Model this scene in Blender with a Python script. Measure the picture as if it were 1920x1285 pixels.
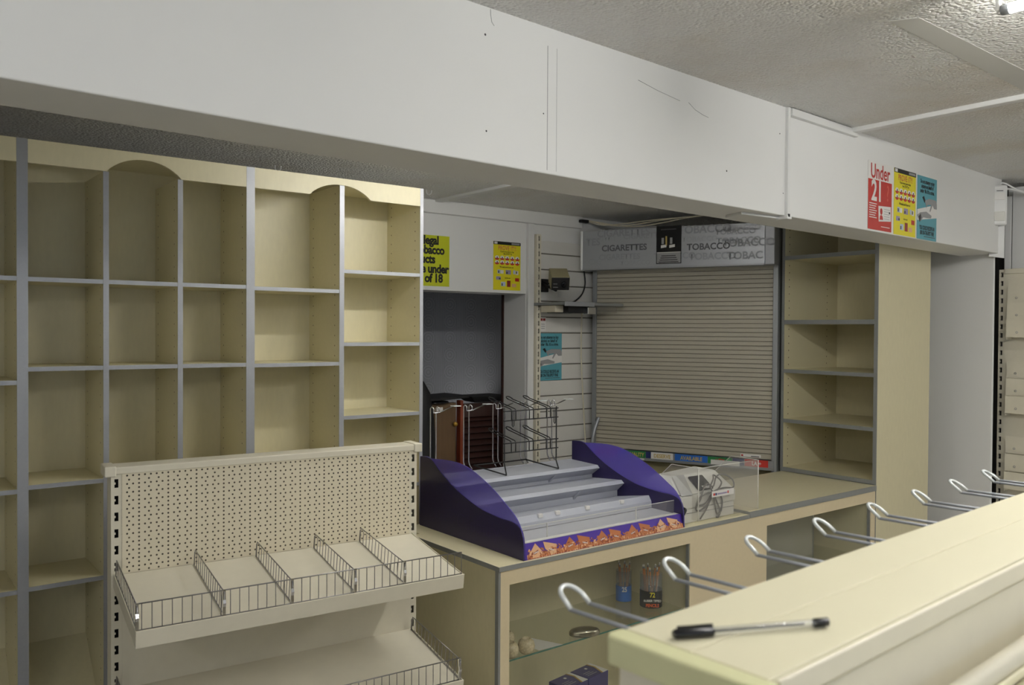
import bpy, bmesh, math, random
from mathutils import Vector, Matrix
random.seed(7)
PI = math.pi
S = bpy.context.scene
COL = S.collection
for o in list(bpy.data.objects): bpy.data.objects.remove(o)

# ------------------------------------------------------------------ camera
H = 1.75
def make_camera():
    yaw, pitch, roll = math.radians(38.0), .0147, .0061
    cp, sp, cr, sr = math.cos(pitch), math.sin(pitch), math.cos(roll), math.sin(roll)
    m = Matrix(((1,0,0),(0,-sp,-cp),(0,cp,-sp)))
    q = Matrix(((cr,-sr,0),(sr,cr,0),(0,0,1)))
    c, s = math.cos(yaw), math.sin(yaw)
    w = Matrix(((c,-s,0),(s,c,0),(0,0,1)))
    M = q @ m @ w
    cd = bpy.data.cameras.new('camera'); ob = bpy.data.objects.new('camera', cd); COL.objects.link(ob)
    R = Matrix((M[0], -M[1], -M[2])).transposed()
    ob.matrix_world = Matrix.Translation((0,0,H)) @ R.to_4x4()
    cd.sensor_width = 36; cd.sensor_fit = 'HORIZONTAL'; cd.lens = 1582.3/1920*36
    cd.clip_start = .05; cd.clip_end = 60
    cd.dof.use_dof = True; cd.dof.focus_distance = 3.6; cd.dof.aperture_fstop = 6.5
    S.camera = ob
make_camera()

# ------------------------------------------------------------------ exposure, world
S.view_settings.view_transform = 'Standard'; S.view_settings.look = 'None'
S.view_settings.gamma = 1; S.view_settings.exposure = 0.0
try: S.view_settings.use_curve_mapping = False
except Exception: pass
wd = bpy.data.worlds.new('world'); S.world = wd; wd.use_nodes = True
bg = wd.node_tree.nodes['Background']; bg.inputs[0].default_value = (.62,.75,1,1); bg.inputs[1].default_value = 1.0
SHOP_W, STAFF_W, HALL_W, DAY_W = 165, 84, 1.0, 7

def area(name, loc, sx, sy, power, color=(1,1,1), rot=(0,0,0)):
    l = bpy.data.lights.new(name, 'AREA'); l.shape = 'RECTANGLE'; l.size = sx; l.size_y = sy
    l.energy = power; l.color = color
    o = bpy.data.objects.new(name, l); COL.objects.link(o); o.location = loc; o.rotation_euler = rot
    return o
CW = (1.0,.985,.945)

# ------------------------------------------------------------------ materials
def srgb(r,g,b):
    f = lambda c: (c/255/12.92) if c/255 <= .04045 else ((c/255+.055)/1.055)**2.4
    return (f(r),f(g),f(b),1)
class NT:
    def __init__(s, name):
        s.m = bpy.data.materials.new(name); s.m.use_nodes = True
        s.t = s.m.node_tree; s.b = s.t.nodes['Principled BSDF']
    def n(s, typ, **kw):
        x = s.t.nodes.new(typ)
        for k, v in kw.items():
            if k.startswith('i_'): x.inputs[int(k[2:])].default_value = v
            else: setattr(x, k, v)
        return x
    def l(s, a, b): s.t.links.new(a, b)
    def math(s, op, a, b=None, c=None):
        x = s.n('ShaderNodeMath', operation=op)
        for i, v in enumerate((a,b,c)):
            if v is None: continue
            if isinstance(v, (int,float)): x.inputs[i].default_value = v
            else: s.l(v, x.inputs[i])
        return x.outputs[0]
    def xyz(s, kind='Object'):
        tc = s.n('ShaderNodeTexCoord'); sp = s.n('ShaderNodeSeparateXYZ'); s.l(tc.outputs[kind], sp.inputs[0])
        s.tc = tc; return sp.outputs
    def mix(s, fac, a, b):
        x = s.n('ShaderNodeMix', data_type='RGBA')
        for i, v in ((0,fac),(6,a),(7,b)):
            if isinstance(v, (tuple,float,int)): x.inputs[i].default_value = v
            else: s.l(v, x.inputs[i])
        return x.outputs[2]
    def bump(s, h, strength, dist):
        b = s.n('ShaderNodeBump'); b.inputs['Strength'].default_value = strength; b.inputs['Distance'].default_value = dist
        s.l(h, b.inputs['Height']); s.l(b.outputs[0], s.b.inputs['Normal'])
def plain(name, col, rough=.5, metal=0, noise=.04, scale=12, spec=.5, stretch=None, bump=0, coat=0):
    k = NT(name); k.b.inputs['Roughness'].default_value = rough; k.b.inputs['Metallic'].default_value = metal
    k.b.inputs['Specular IOR Level'].default_value = spec
    if coat: k.b.inputs['Coat Weight'].default_value = coat
    tc = k.n('ShaderNodeTexCoord'); mp = k.n('ShaderNodeMapping'); k.l(tc.outputs['Object'], mp.inputs[0])
    if stretch: mp.inputs['Scale'].default_value = stretch
    ns = k.n('ShaderNodeTexNoise'); ns.inputs['Scale'].default_value = scale; ns.inputs['Detail'].default_value = 4
    k.l(mp.outputs[0], ns.inputs[0])
    d = tuple(c*(1-noise*3) for c in col[:3])+(1,); e = tuple(min(1,c*(1+noise)) for c in col[:3])+(1,)
    k.l(k.mix(ns.outputs[0], d, e), k.b.inputs['Base Color'])
    if bump: k.bump(ns.outputs[0], bump, .002)
    return k.m
M = {}
CREAM = srgb(217,209,175)
M['laminate'] = plain('cream_laminate', CREAM, .42, noise=.03, scale=60, stretch=(1,1,.3))
M['front_laminate'] = plain('beige_laminate', srgb(219,204,170), .4, noise=.02, scale=60)
M['edging'] = plain('silver_edging', srgb(160,162,166), .42, .35, noise=.03, scale=90)
M['edging_dull'] = plain('grey_edging', srgb(138,140,138), .5, .1, noise=.03, scale=90)
M['white'] = plain('white_paint', srgb(226,226,224), .6, noise=.012, scale=3, bump=.15)
M['plaster'] = plain('smooth_plaster', srgb(206,205,200), .6, noise=.03, scale=4)
M['white_gloss'] = plain('white_gloss_paint', srgb(222,222,220), .35, noise=.015, scale=6)
M['gondola'] = plain('cream_powder_coat', srgb(219,213,194), .42, noise=.02, scale=30)
M['gondola_top'] = plain('cream_steel_top', srgb(219,213,184), .5, noise=.012, scale=8)
M['green_cap'] = plain('yellowed_plastic', srgb(216,215,170), .45, noise=.04, scale=14)
M['chrome'] = plain('chrome', srgb(215,215,218), .16, 1, noise=.01)
M['zinc'] = plain('zinc_wire', srgb(150,154,160), .35, .35, noise=.02)
M['darkchrome'] = plain('dull_steel_wire', srgb(150,148,148), .28, .85, noise=.02)
M['white_wire'] = plain('bright_zinc_wire', srgb(225,230,230), .25, .2, noise=.01)
M['black'] = plain('black_plastic', srgb(18,18,20), .6, noise=.03)
M['black_gloss'] = plain('black_gloss', srgb(16,17,22), .15, noise=.02)
M['dark'] = plain('void_shade', srgb(30,28,26), .8, noise=.02)  # near-black stands for shade in slots, hollows and gaps
M['purple'] = plain('dark_purple_plastic', srgb(36,28,72), .35, noise=.03)
M['purple_print'] = plain('purple_print', srgb(66,38,146), .3, noise=.05)
M['tray_grey'] = plain('grey_tray_plastic', srgb(172,175,184), .38, noise=.015)
M['shutter'] = plain('beige_shutter', srgb(172,166,150), .5, noise=.015, scale=50)
M['groove_shade'] = plain('groove_shade', srgb(122,117,106), .7, noise=.01)  # darker tone painted into grooves as the shade between slats
M['frame_grey'] = plain('grey_aluminium', srgb(140,143,145), .45, .3, noise=.02)
M['alu'] = plain('brushed_aluminium', srgb(172,175,180), .38, .45, noise=.05, scale=30, stretch=(1,30,30))
M['slat'] = plain('off_white_slatwall', srgb(214,212,206), .5, noise=.015)
M['wood'] = plain('brown_wood', srgb(110,84,56), .45, noise=.12, scale=9, stretch=(6,6,.6))
M['mahogany'] = plain('mahogany_wood', srgb(52,26,20), .38, noise=.12, scale=9, stretch=(5,5,.8))
M['mahogany_edge'] = plain('red_brown_wood', srgb(128,52,24), .4, noise=.1, scale=9, stretch=(5,5,.8))
M['olive'] = plain('olive_metal', srgb(158,150,112), .45, .1, noise=.03)
M['till'] = plain('off_white_plastic', srgb(206,205,198), .4, noise=.015)
M['till_grey'] = plain('light_grey_plastic', srgb(168,168,166), .4, noise=.015)
M['cable'] = plain('grey_cable', srgb(92,88,84), .5, noise=.02)
M['cord'] = plain('cream_cord', srgb(205,198,176), .6, noise=.03)
M['stone'] = plain('speckled_ceramic', srgb(222,206,170), .25, noise=.2, scale=160)
M['silver'] = plain('silver_tin', srgb(165,158,140), .22, .9, noise=.05)
M['navy'] = plain('navy_card', srgb(52,44,108), .35, noise=.03)
M['gold'] = plain('gold_print', srgb(190,150,60), .35, .2, noise=.03)
M['pencil'] = plain('orange_pencil', srgb(196,120,40), .4, noise=.05)
M['tube_on'] = NT('lit_tube').m
M['tube_on'].node_tree.nodes['Principled BSDF'].inputs['Emission Color'].default_value = (1,1,.93,1)
M['tube_on'].node_tree.nodes['Principled BSDF'].inputs['Emission Strength'].default_value = 7
def ink(n, r, g, b, rough=.45): M[n] = plain(n, srgb(r,g,b), rough, noise=.01); return M[n]
ink('ink_black',18,18,20); ink('ink_red',186,48,40); ink('paper_yellow',226,214,30); ink('paper_lime',190,196,28)
ink('ink_orange',226,96,30); ink('paper_teal',84,156,170); ink('ink_white',226,224,220); ink('ink_grey',150,150,150)
ink('ink_dark',60,58,60); ink('ink_paleblue',176,190,214); ink('ink_darkred',140,36,34); ink('ink_redfaint',204,92,78)
ink('ink_green',40,122,66); ink('ink_blue',40,104,190); ink('ink_navy',30,40,96); ink('ink_gold',196,170,96)
ink('caramel',176,104,58,.3); ink('caramel_light',214,168,128,.3); ink('caramel_dark',132,62,30,.3); ink('ink_yellow',236,220,40); ink('ink_lilac',150,140,170)
def glassy(name, col, haze, rough=.03, ior=1.45, gloss=1.0):
    """thin clear sheet: fresnel reflection over a tinted see-through body with a little haze"""
    k = NT(name); k.b.inputs['Base Color'].default_value = col; k.b.inputs['Roughness'].default_value = .4; k.b.inputs['Specular IOR Level'].default_value = 0
    tc = k.n('ShaderNodeTexCoord'); ns = k.n('ShaderNodeTexNoise'); ns.inputs['Scale'].default_value = 5; k.l(tc.outputs['Object'], ns.inputs[0])
    tr = k.n('ShaderNodeBsdfTransparent'); tr.inputs[0].default_value = tuple(1-(1-c)*.35 for c in col[:3])+(1,)
    gl = k.n('ShaderNodeBsdfGlossy'); k.l(k.math('MULTIPLY_ADD', ns.outputs[0], .05, rough), gl.inputs['Roughness'])
    fr = k.n('ShaderNodeFresnel'); fr.inputs[0].default_value = ior
    m1 = k.n('ShaderNodeMixShader'); k.l(k.math('MULTIPLY_ADD', ns.outputs[0], .04*(haze > .03), haze), m1.inputs[0]); k.l(tr.outputs[0], m1.inputs[1]); k.l(k.b.outputs[0], m1.inputs[2])
    ge = k.n('ShaderNodeNewGeometry')
    m2 = k.n('ShaderNodeMixShader'); k.l(k.math('MULTIPLY', fr.outputs[0], k.math('MULTIPLY_ADD', ge.outputs['Backfacing'], -gloss, gloss)), m2.inputs[0]); k.l(m1.outputs[0], m2.inputs[1]); k.l(gl.outputs[0], m2.inputs[2])
    k.l(m2.outputs[0], k.t.nodes['Material Output'].inputs[0]); M[name] = k.m; return k.m
glassy('cabinet_glass', (.86,.88,.84,1), .015)
glassy('acrylic', (.92,.91,.88,1), .045)
glassy('acrylic_edge', (.93,.92,.86,1), .55, .1)
glassy('glass_edge', (.08,.22,.17,1), .85, .1)
glassy('haze_glass', (.64,.62,.54,1), .38, .08)  # grey haze put into the glass for its pale reflection
glassy('shelf_glass', (.86,.87,.80,1), .03)
glassy('purple_film', (.16,.12,.62,1), .48, .08)
glassy('clear_tub', (.80,.82,.86,1), .10, .05)

def m_ceiling():
    k = NT('artex_ceiling'); x = k.xyz(); v = k.n('ShaderNodeTexVoronoi'); v.inputs['Scale'].default_value = 88
    k.l(k.tc.outputs['Object'], v.inputs[0])
    n = k.n('ShaderNodeTexNoise'); n.inputs['Scale'].default_value = 60; n.inputs['Detail'].default_value = 3; k.l(k.tc.outputs['Object'], n.inputs[0])
    h = k.math('ADD', k.math('MULTIPLY', v.outputs[0], -1.0), n.outputs[0])
    st = k.n('ShaderNodeTexNoise'); st.inputs['Scale'].default_value = 1.6; st.inputs['Detail'].default_value = 3; k.l(k.tc.outputs['Object'], st.inputs[0])
    f = k.n('ShaderNodeMapRange'); f.inputs[1].default_value = .5; f.inputs[2].default_value = .75; k.l(st.outputs[0], f.inputs[0])
    k.l(k.mix(f.outputs[0], srgb(226,225,221), srgb(212,204,190)), k.b.inputs['Base Color'])
    k.b.inputs['Roughness'].default_value = .32
    k.bump(h, 1.0, .009); return k.m
M['ceiling'] = m_ceiling()
def m_floor():
    k = NT('vinyl_floor'); x = k.xyz(); c = k.n('ShaderNodeTexChecker'); c.inputs['Scale'].default_value = 3.3
    k.l(k.tc.outputs['Object'], c.inputs[0]); c.inputs[1].default_value = srgb(178,173,164); c.inputs[2].default_value = srgb(168,163,154)
    k.l(c.outputs[0], k.b.inputs['Base Color']); k.b.inputs['Roughness'].default_value = .4; return k.m
M['floor'] = m_floor()
def m_perf():
    k = NT('perforated_steel'); x = k.xyz(); P = 1/12; R = .0125
    row = k.math('FLOOR', k.math('DIVIDE', x[2], R)); par = k.math('MODULO', k.math('ABSOLUTE', row), 2.0)
    n = k.math('MULTIPLY_ADD', par, -2.0, 5.0)
    u = k.math('DIVIDE', x[0], P)
    fx = k.math('SUBTRACT', k.math('FRACT', k.math('ADD', k.math('MULTIPLY', u, n), 100.5)), .5)
    dx = k.math('MULTIPLY', k.math('DIVIDE', fx, n), P)
    dz = k.math('MULTIPLY', k.math('SUBTRACT', k.math('FRACT', k.math('DIVIDE', x[2], R)), .5), R)
    d = k.math('SQRT', k.math('ADD', k.math('MULTIPLY', dx, dx), k.math('MULTIPLY', dz, dz)))
    hole = k.math('LESS_THAN', d, .0029)
    ns = k.n('ShaderNodeTexNoise'); ns.inputs['Scale'].default_value = 5; k.l(k.tc.outputs['Object'], ns.inputs[0])
    hc = k.mix(ns.outputs[0], srgb(14,12,10), srgb(96,86,66))
    k.l(k.mix(hole, srgb(219,210,186), hc), k.b.inputs['Base Color']); k.b.inputs['Roughness'].default_value = .45
    return k.m
M['perf'] = m_perf()
def m_pins(name, ya, yb, pitch=.0436):
    # laminate panel with two columns of drilled shelf-pin holes
    k = NT(name); x = k.xyz()
    dz = k.math('MULTIPLY', k.math('SUBTRACT', k.math('FRACT', k.math('DIVIDE', x[2], pitch)), .5), pitch)
    m = None
    for yy in (ya, yb):
        dy = k.math('SUBTRACT', x[1], yy)
        h = k.math('LESS_THAN', k.math('SQRT', k.math('ADD', k.math('MULTIPLY', dy, dy), k.math('MULTIPLY', dz, dz))), .0032)
        m = h if m is None else k.math('MAXIMUM', m, h)
    ns = k.n('ShaderNodeTexNoise'); ns.inputs['Scale'].default_value = 60; k.l(k.tc.outputs['Object'], ns.inputs[0])
    base = k.mix(ns.outputs[0], tuple(c*.93 for c in CREAM[:3])+(1,), CREAM)
    k.l(k.mix(m, base, srgb(96,80,50)), k.b.inputs['Base Color']); k.b.inputs['Roughness'].default_value = .42
    return k.m
M['pins'] = m_pins('drilled_laminate', .045, .262)
M['pins_x'] = None
def m_wallpaper():
    k = NT('embossed_wallpaper'); x = k.xyz(); P = .19
    fx = k.math('SUBTRACT', k.math('FRACT', k.math('DIVIDE', x[0], P)), .5)
    fz = k.math('SUBTRACT', k.math('FRACT', k.math('DIVIDE', x[2], .125)), .5)
    r = k.math('SQRT', k.math('ADD', k.math('POWER', k.math('MULTIPLY', fx, 1.5), 2.0), k.math('POWER', fz, 2.0)))
    ring = k.math('MULTIPLY_ADD', k.math('SINE', k.math('MULTIPLY', r, 38.0)), .5, .5)
    inside = k.math('LESS_THAN', r, .46)
    st = k.math('MULTIPLY_ADD', k.math('SINE', k.math('MULTIPLY', fx, 75.0)), .5, .5)
    pat = k.math('ADD', k.math('MULTIPLY', ring, inside), k.math('MULTIPLY', st, k.math('SUBTRACT', 1.0, inside)))
    ns = k.n('ShaderNodeTexNoise'); ns.inputs['Scale'].default_value = 150; k.l(k.tc.outputs['Object'], ns.inputs[0])
    h = k.math('ADD', pat, ns.outputs[0])
    big = k.n('ShaderNodeTexNoise'); big.inputs['Scale'].default_value = 2.5; k.l(k.tc.outputs['Object'], big.inputs[0])
    c = k.mix(pat, srgb(128,130,136), srgb(146,148,154))
    k.l(k.mix(k.math('MULTIPLY', big.outputs[0], .3), c, srgb(110,108,106)), k.b.inputs['Base Color'])
    k.b.inputs['Roughness'].default_value = .6; k.bump(h, .5, .002); return k.m
M['wallpaper'] = m_wallpaper()
def m_caramel():
    k = NT('printed_caramels'); x = k.xyz(); v = k.n('ShaderNodeTexVoronoi'); v.inputs['Scale'].default_value = 42; k.l(k.tc.outputs['Object'], v.inputs[0])
    w = k.n('ShaderNodeTexWave'); w.inputs['Scale'].default_value = 26; w.inputs['Distortion'].default_value = 9; k.l(k.tc.outputs['Object'], w.inputs[0])
    c = k.mix(v.outputs[0], srgb(120,54,24), srgb(190,106,54)); k.l(k.mix(k.math('MULTIPLY', w.outputs[1], .55), c, srgb(226,180,140)), k.b.inputs['Base Color'])
    k.b.inputs['Roughness'].default_value = .25; return k.m
M['print_caramel'] = m_caramel()

# ------------------------------------------------------------------ mesh helpers
class MB:
    def __init__(s): s.v = []; s.f = []; s.mi = []; s.sm = []
    def add(s, vs, fs, m=0, smooth=False):
        b = len(s.v); s.v += [tuple(v) for v in vs]
        for f in fs: s.f.append(tuple(b+i for i in f)); s.mi.append(m); s.sm.append(smooth)
        return s
    def box(s, x0, x1, y0, y1, z0, z1, m=0):
        vs = [(x,y,z) for z in (z0,z1) for y in (y0,y1) for x in (x0,x1)]
        return s.add(vs, [(0,2,3,1),(4,5,7,6),(0,1,5,4),(2,6,7,3),(0,4,6,2),(1,3,7,5)], m)
    def prism(s, poly, axis, a, b, m=0, smooth=False):
        def pt(u, v, t): return {'x':(t,u,v),'y':(u,t,v),'z':(u,v,t)}[axis]
        n = len(poly); vs = [pt(u,v,a) for u,v in poly]+[pt(u,v,b) for u,v in poly]
        s.add(vs, [tuple(range(n)), tuple(range(2*n-1,n-1,-1))], m)
        return s.add(vs, [(i,i+n,(i+1)%n+n,(i+1)%n) for i in range(n)], m, smooth)
    def hull8(s, bot, top, m=0):   # bot, top: 4 points each
        return s.add(list(bot)+list(top), [(3,2,1,0),(4,5,6,7)]+[(i,(i+1)%4,(i+1)%4+4,i+4) for i in range(4)], m)
    def tube(s, pts, r, seg=8, closed=False, m=0, caps=True):
        P = [Vector(p) for p in pts]; n = len(P); rings = []; prev = None
        for i in range(n):
            if closed: t = (P[(i+1)%n]-P[i-1])
            else: t = P[min(i+1,n-1)]-P[max(i-1,0)]
            t.normalize()
            if prev is None:
                u = t.cross(Vector((0,0,1)));
                if u.length < .1: u = t.cross(Vector((1,0,0)))
            else: u = prev - t*prev.dot(t)
            u.normalize(); prev = u; w = t.cross(u)
            rr = r[i] if isinstance(r, (list,tuple)) else r
            rings.append([P[i]+u*rr*math.cos(2*PI*k/seg)+w*rr*math.sin(2*PI*k/seg) for k in range(seg)])
        vs = [v for g in rings for v in g]; fs = []
        for i in range(n if closed else n-1):
            j = (i+1)%n
            for k in range(seg): fs.append((i*seg+k, i*seg+(k+1)%seg, j*seg+(k+1)%seg, j*seg+k))
        s.add(vs, fs, m, True)
        if caps and not closed: s.add(rings[0], [tuple(range(seg-1,-1,-1))], m); s.add(rings[-1], [tuple(range(seg))], m)
        return s
    def lathe(s, prof, c=(0,0,0), seg=24, m=0, sx=1, sy=1):
        vs = [(c[0]+r*sx*math.cos(2*PI*k/seg), c[1]+r*sy*math.sin(2*PI*k/seg), c[2]+z) for r,z in prof for k in range(seg)]
        fs = [(i*seg+k, i*seg+(k+1)%seg, (i+1)*seg+(k+1)%seg, (i+1)*seg+k) for i in range(len(prof)-1) for k in range(seg)]
        return s.add(vs, fs, m, True)
    def quad(s, a, b, c, d, m=0): return s.add([a,b,c,d], [(0,1,2,3)], m)
    def build(s, name, mats, parent=None, bevel=0, seg=2):
        me = bpy.data.meshes.new(name); me.from_pydata(s.v, [], s.f)
        if not isinstance(mats, (list,tuple)): mats = [mats]
        for m in mats: me.materials.append(M[m] if isinstance(m, str) else m)
        me.polygons.foreach_set('material_index', s.mi); me.polygons.foreach_set('use_smooth', s.sm)
        bm = bmesh.new(); bm.from_mesh(me); bmesh.ops.remove_doubles(bm, verts=bm.verts, dist=1e-6)
        bmesh.ops.recalc_face_normals(bm, faces=bm.faces); bm.to_mesh(me); bm.free(); me.update()
        o = bpy.data.objects.new(name, me); COL.objects.link(o)
        if parent is not None: o.parent = parent
        if bevel:
            b = o.modifiers.new('bevel', 'BEVEL'); b.width = bevel; b.segments = seg; b.limit_method = 'ANGLE'
        return o
def tag(o, label, cat, group=None, kind=None):
    if label: o['label'] = label
    if cat: o['category'] = cat
    if group: o['group'] = group
    if kind: o['kind'] = kind
    return o
def thing(name, label, cat, loc=(0,0,0), rz=0, group=None):
    o = bpy.data.objects.new(name, None); COL.objects.link(o); o.location = loc; o.rotation_euler = (0,0,rz)
    o.empty_display_size = .1
    return tag(o, label, cat, group)
def struct(name, mb, m, loc=None, rz=0, bevel=0):
    o = mb.build(name, m, None, bevel); o['kind'] = 'structure'
    if loc: o.location = loc
    o.rotation_euler.z = rz
    return o
def copy_tree(o, parent=None):
    c = o.copy(); COL.objects.link(c)
    if parent: c.parent = parent
    for ch in [x for x in bpy.data.objects if x.parent == o and x is not c]: copy_tree(ch, c)
    return c
def txt(name, s, size, m, parent, x, z, y=-.001, bold=0.0, sx=1.0, align='CENTER', spacing=1.0, line=1.0, rot=0):
    cu = bpy.data.curves.new(name, 'FONT'); cu.body = s; cu.size = size; cu.align_x = align; cu.align_y = 'CENTER'
    cu.offset = bold*size; cu.space_character = spacing; cu.space_line = line; cu.resolution_u = 3
    tmp = bpy.data.objects.new('t', cu); COL.objects.link(tmp)
    bpy.context.view_layer.update()
    me = bpy.data.meshes.new_from_object(tmp.evaluated_get(bpy.context.evaluated_depsgraph_get()))
    bpy.data.objects.remove(tmp); bpy.data.curves.remove(cu)
    me.transform(Matrix.Translation((x,y,z)) @ Matrix.Rotation(-rot,4,'Y') @ Matrix.Rotation(PI/2,4,'X') @ Matrix.Diagonal((sx,1,1,1)))
    me.materials.clear(); me.materials.append(M[m]); me.name = name
    o = bpy.data.objects.new(name, me); COL.objects.link(o); o.parent = parent
    return o
def arc(cx, cy, r, a0, a1, n): return [(cx+r*math.cos(math.radians(a0+(a1-a0)*i/n)), cy+r*math.sin(math.radians(a0+(a1-a0)*i/n))) for i in range(n+1)]
def smoothpath(pts, n=6):
    P = [Vector(p) for p in pts]; out = []
    for i in range(len(P)-1):
        p0, p1, p2, p3 = P[max(i-1,0)], P[i], P[i+1], P[min(i+2,len(P)-1)]
        for k in range(n):
            t = k/n; out.append(.5*((2*p1)+(p2-p0)*t+(2*p0-5*p1+4*p2-p3)*t*t+(3*p1-p0-3*p2+p3)*t**3))
    return out+[P[-1]]

# ================================================================== THE ROOM
struct('floor', MB().box(-3.2,6.4,-3.4,5.6,-.1,0), 'floor')
struct('ceiling', MB().box(-3.2,6.4,-3.4,2.75,2.675,2.8), 'ceiling')
BR = math.radians(3.5)
# beam: front lower edge runs through (0.906,1.930) .. (5.48,2.287)
bz = 2.229
def beamy(x): return 1.930+(x-.906)*math.tan(BR)
bm_ = MB()
xa, xb = -3.2, 5.475
ya, yb2 = beamy(xa), beamy(xb)
bw = .235
def soff(x): return bw + (x-1)*-.0
bm_.hull8([(xa,ya,bz),(xb,yb2,bz),(xb,yb2+bw,bz),(xa,ya+bw,bz)], [(xa,ya,2.69),(xb,yb2,2.69),(xb,yb2+bw,2.69),(xa,ya+bw,2.69)])
struct('trim_1', bm_, 'white', bevel=.004)
bpy.data.objects['trim_1']['label'] = 'deep white painted beam across the ceiling above the counter'
# staff-side ceiling (lower)
struct('ceiling_back', MB().prism([(-3.2,beamy(-3.2)+.15),(5.46,beamy(5.46)+.15),(6.0,beamy(6.0)+.15),(6.0,5.6),(-3.2,5.6)],'z',2.52,2.62), 'ceiling')
# plaster join strip of smooth plaster on the front ceiling
struct('trim_2', MB().add([(2.43,1.30,2.674),(2.47,1.23,2.674),(4.3,1.262,2.674),(4.3,1.36,2.674),(3.46,1.345,2.674),
    (2.43,1.30,2.68),(2.47,1.23,2.68),(4.3,1.262,2.68),(4.3,1.36,2.68),(3.46,1.345,2.68)],
    [(4,3,2,1,0),(5,6,7,8,9)]+[(i,(i+1)%5,(i+1)%5+5,i+5) for i in range(5)]), 'plaster')
# walls
struct('wall_back', MB().box(-3.2,2.30,4.25,4.48,0,2.6).box(2.30,3.43,4.25,4.48,1.985,2.6).box(3.43,5.7,4.25,4.48,0,2.6), 'white')
struct('wall_right', MB().box(5.46,5.476,2.24,4.3,0,2.68), 'white', bevel=.006)
struct('wall_far_right', MB().box(5.90,6.05,-3.4,2.6,0,2.7), 'white')
struct('wall_left', MB().box(-3.2,-3.05,-3.4,4.3,0,2.7), 'white')
struct('wall_front', MB().box(-3.2,-2.0,-3.4,-3.25,0,2.7).box(2.2,6.1,-3.4,-3.25,0,2.7).box(-2.0,2.2,-3.4,-3.25,0,.6).box(-2.0,2.2,-3.4,-3.25,2.45,2.7), 'white')
w1 = struct('window_1', MB().box(-2.0,-1.94,-3.38,-3.30,.6,2.45).box(2.14,2.2,-3.38,-3.30,.6,2.45).box(-2,2.2,-3.38,-3.30,.6,.66).box(-2,2.2,-3.38,-3.30,2.39,2.45).box(.06,.12,-3.38,-3.30,.66,2.39), 'alu')
MB().box(-1.94,2.14,-3.345,-3.338,.66,2.39).build('pane', 'cabinet_glass', w1)
# corridor beyond the doorway
struct('wall_corridor', MB().box(1.4,5.2,5.25,5.35,0,2.6), 'wallpaper')
struct('wall_corridor_left', MB().box(1.4,1.5,4.48,5.25,0,2.6), 'white')
struct('wall_corridor_right', MB().box(4.9,5.0,4.48,5.25,0,2.6), 'white')
struct('door_1', MB().box(3.418,3.43,4.478,4.492,0,2.0).box(2.30,3.43,4.478,4.492,1.985,2.0), 'mahogany')
# picture-rail band and boxed trims on the back wall
struct('trim_3', MB().box(-3.0,3.90,4.22,4.25,2.440,2.52), 'white', bevel=.006)
struct('trim_4', MB().box(3.432,3.482,4.225,4.25,0,2.44), 'white_gloss', bevel=.004)
struct('trim_5', MB().box(2.715,2.765,3.15,4.22,2.505,2.522), 'white_gloss', loc=(0,0,0), bevel=.003)
# ceiling strip and trunking by the beam
struct('trim_6', MB().box(3.565,3.61,.2,2.10,2.655,2.676), 'white_gloss', bevel=.003)
def on_beam(x0, x1, z0, z1, th, name, mat='white_gloss'):
    mb = MB().hull8([(x0,beamy(x0)-th,z0),(x1,beamy(x1)-th,z0),(x1,beamy(x1)+.002,z0),(x0,beamy(x0)+.002,z0)],
                    [(x0,beamy(x0)-th,z1),(x1,beamy(x1)-th,z1),(x1,beamy(x1)+.002,z1),(x0,beamy(x0)+.002,z1)])
    return mb.build(name, mat, None, .002)
tr = on_beam(3.033,3.052,2.222,2.675,.014,'cable_trunking'); tag(tr, 'white plastic cable trunking running down the beam face', 'trunking')
MB().hull8([(3.052,beamy(3.052)-.022,2.641),(3.62,beamy(3.62)-.022,2.641),(3.62,beamy(3.62),2.641),(3.052,beamy(3.052),2.641)],
           [(3.052,beamy(3.052)-.022,2.672),(3.62,beamy(3.62)-.022,2.672),(3.62,beamy(3.62),2.672),(3.052,beamy(3.052),2.672)]).build('branch', 'white_gloss', tr, .002)
MB().box(3.03,3.062,beamy(3.04)-.016,beamy(3.04)+.04,2.215,2.229).build('corner_piece', 'white_gloss', tr, .002)
MB().box(3.036,3.048,beamy(3.04)-.0165,beamy(3.04)-.012,2.224,2.236).build('open_end', 'dark', tr)
# conduit along underside of beam
cd_ = MB().hull8([(2.80,2.10,2.219),(3.04,2.085,2.219),(3.04,2.12,2.219),(2.84,2.21,2.219)],[(2.80,2.10,2.229),(3.04,2.085,2.229),(3.04,2.12,2.229),(2.84,2.21,2.229)])
tag(cd_.build('cable_cover', 'white_gloss', None, .002), 'white flat cable cover bridging the underside of the beam', 'trunking')
# seam in the beam boards
for i, (x, w) in enumerate(((1.675,.0035),(1.715,.002))):
    on_beam(x, x+w, 2.24, 2.62, .0004, 'trim_%d' % (7+i), 'ink_grey')['kind'] = 'structure'
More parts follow.
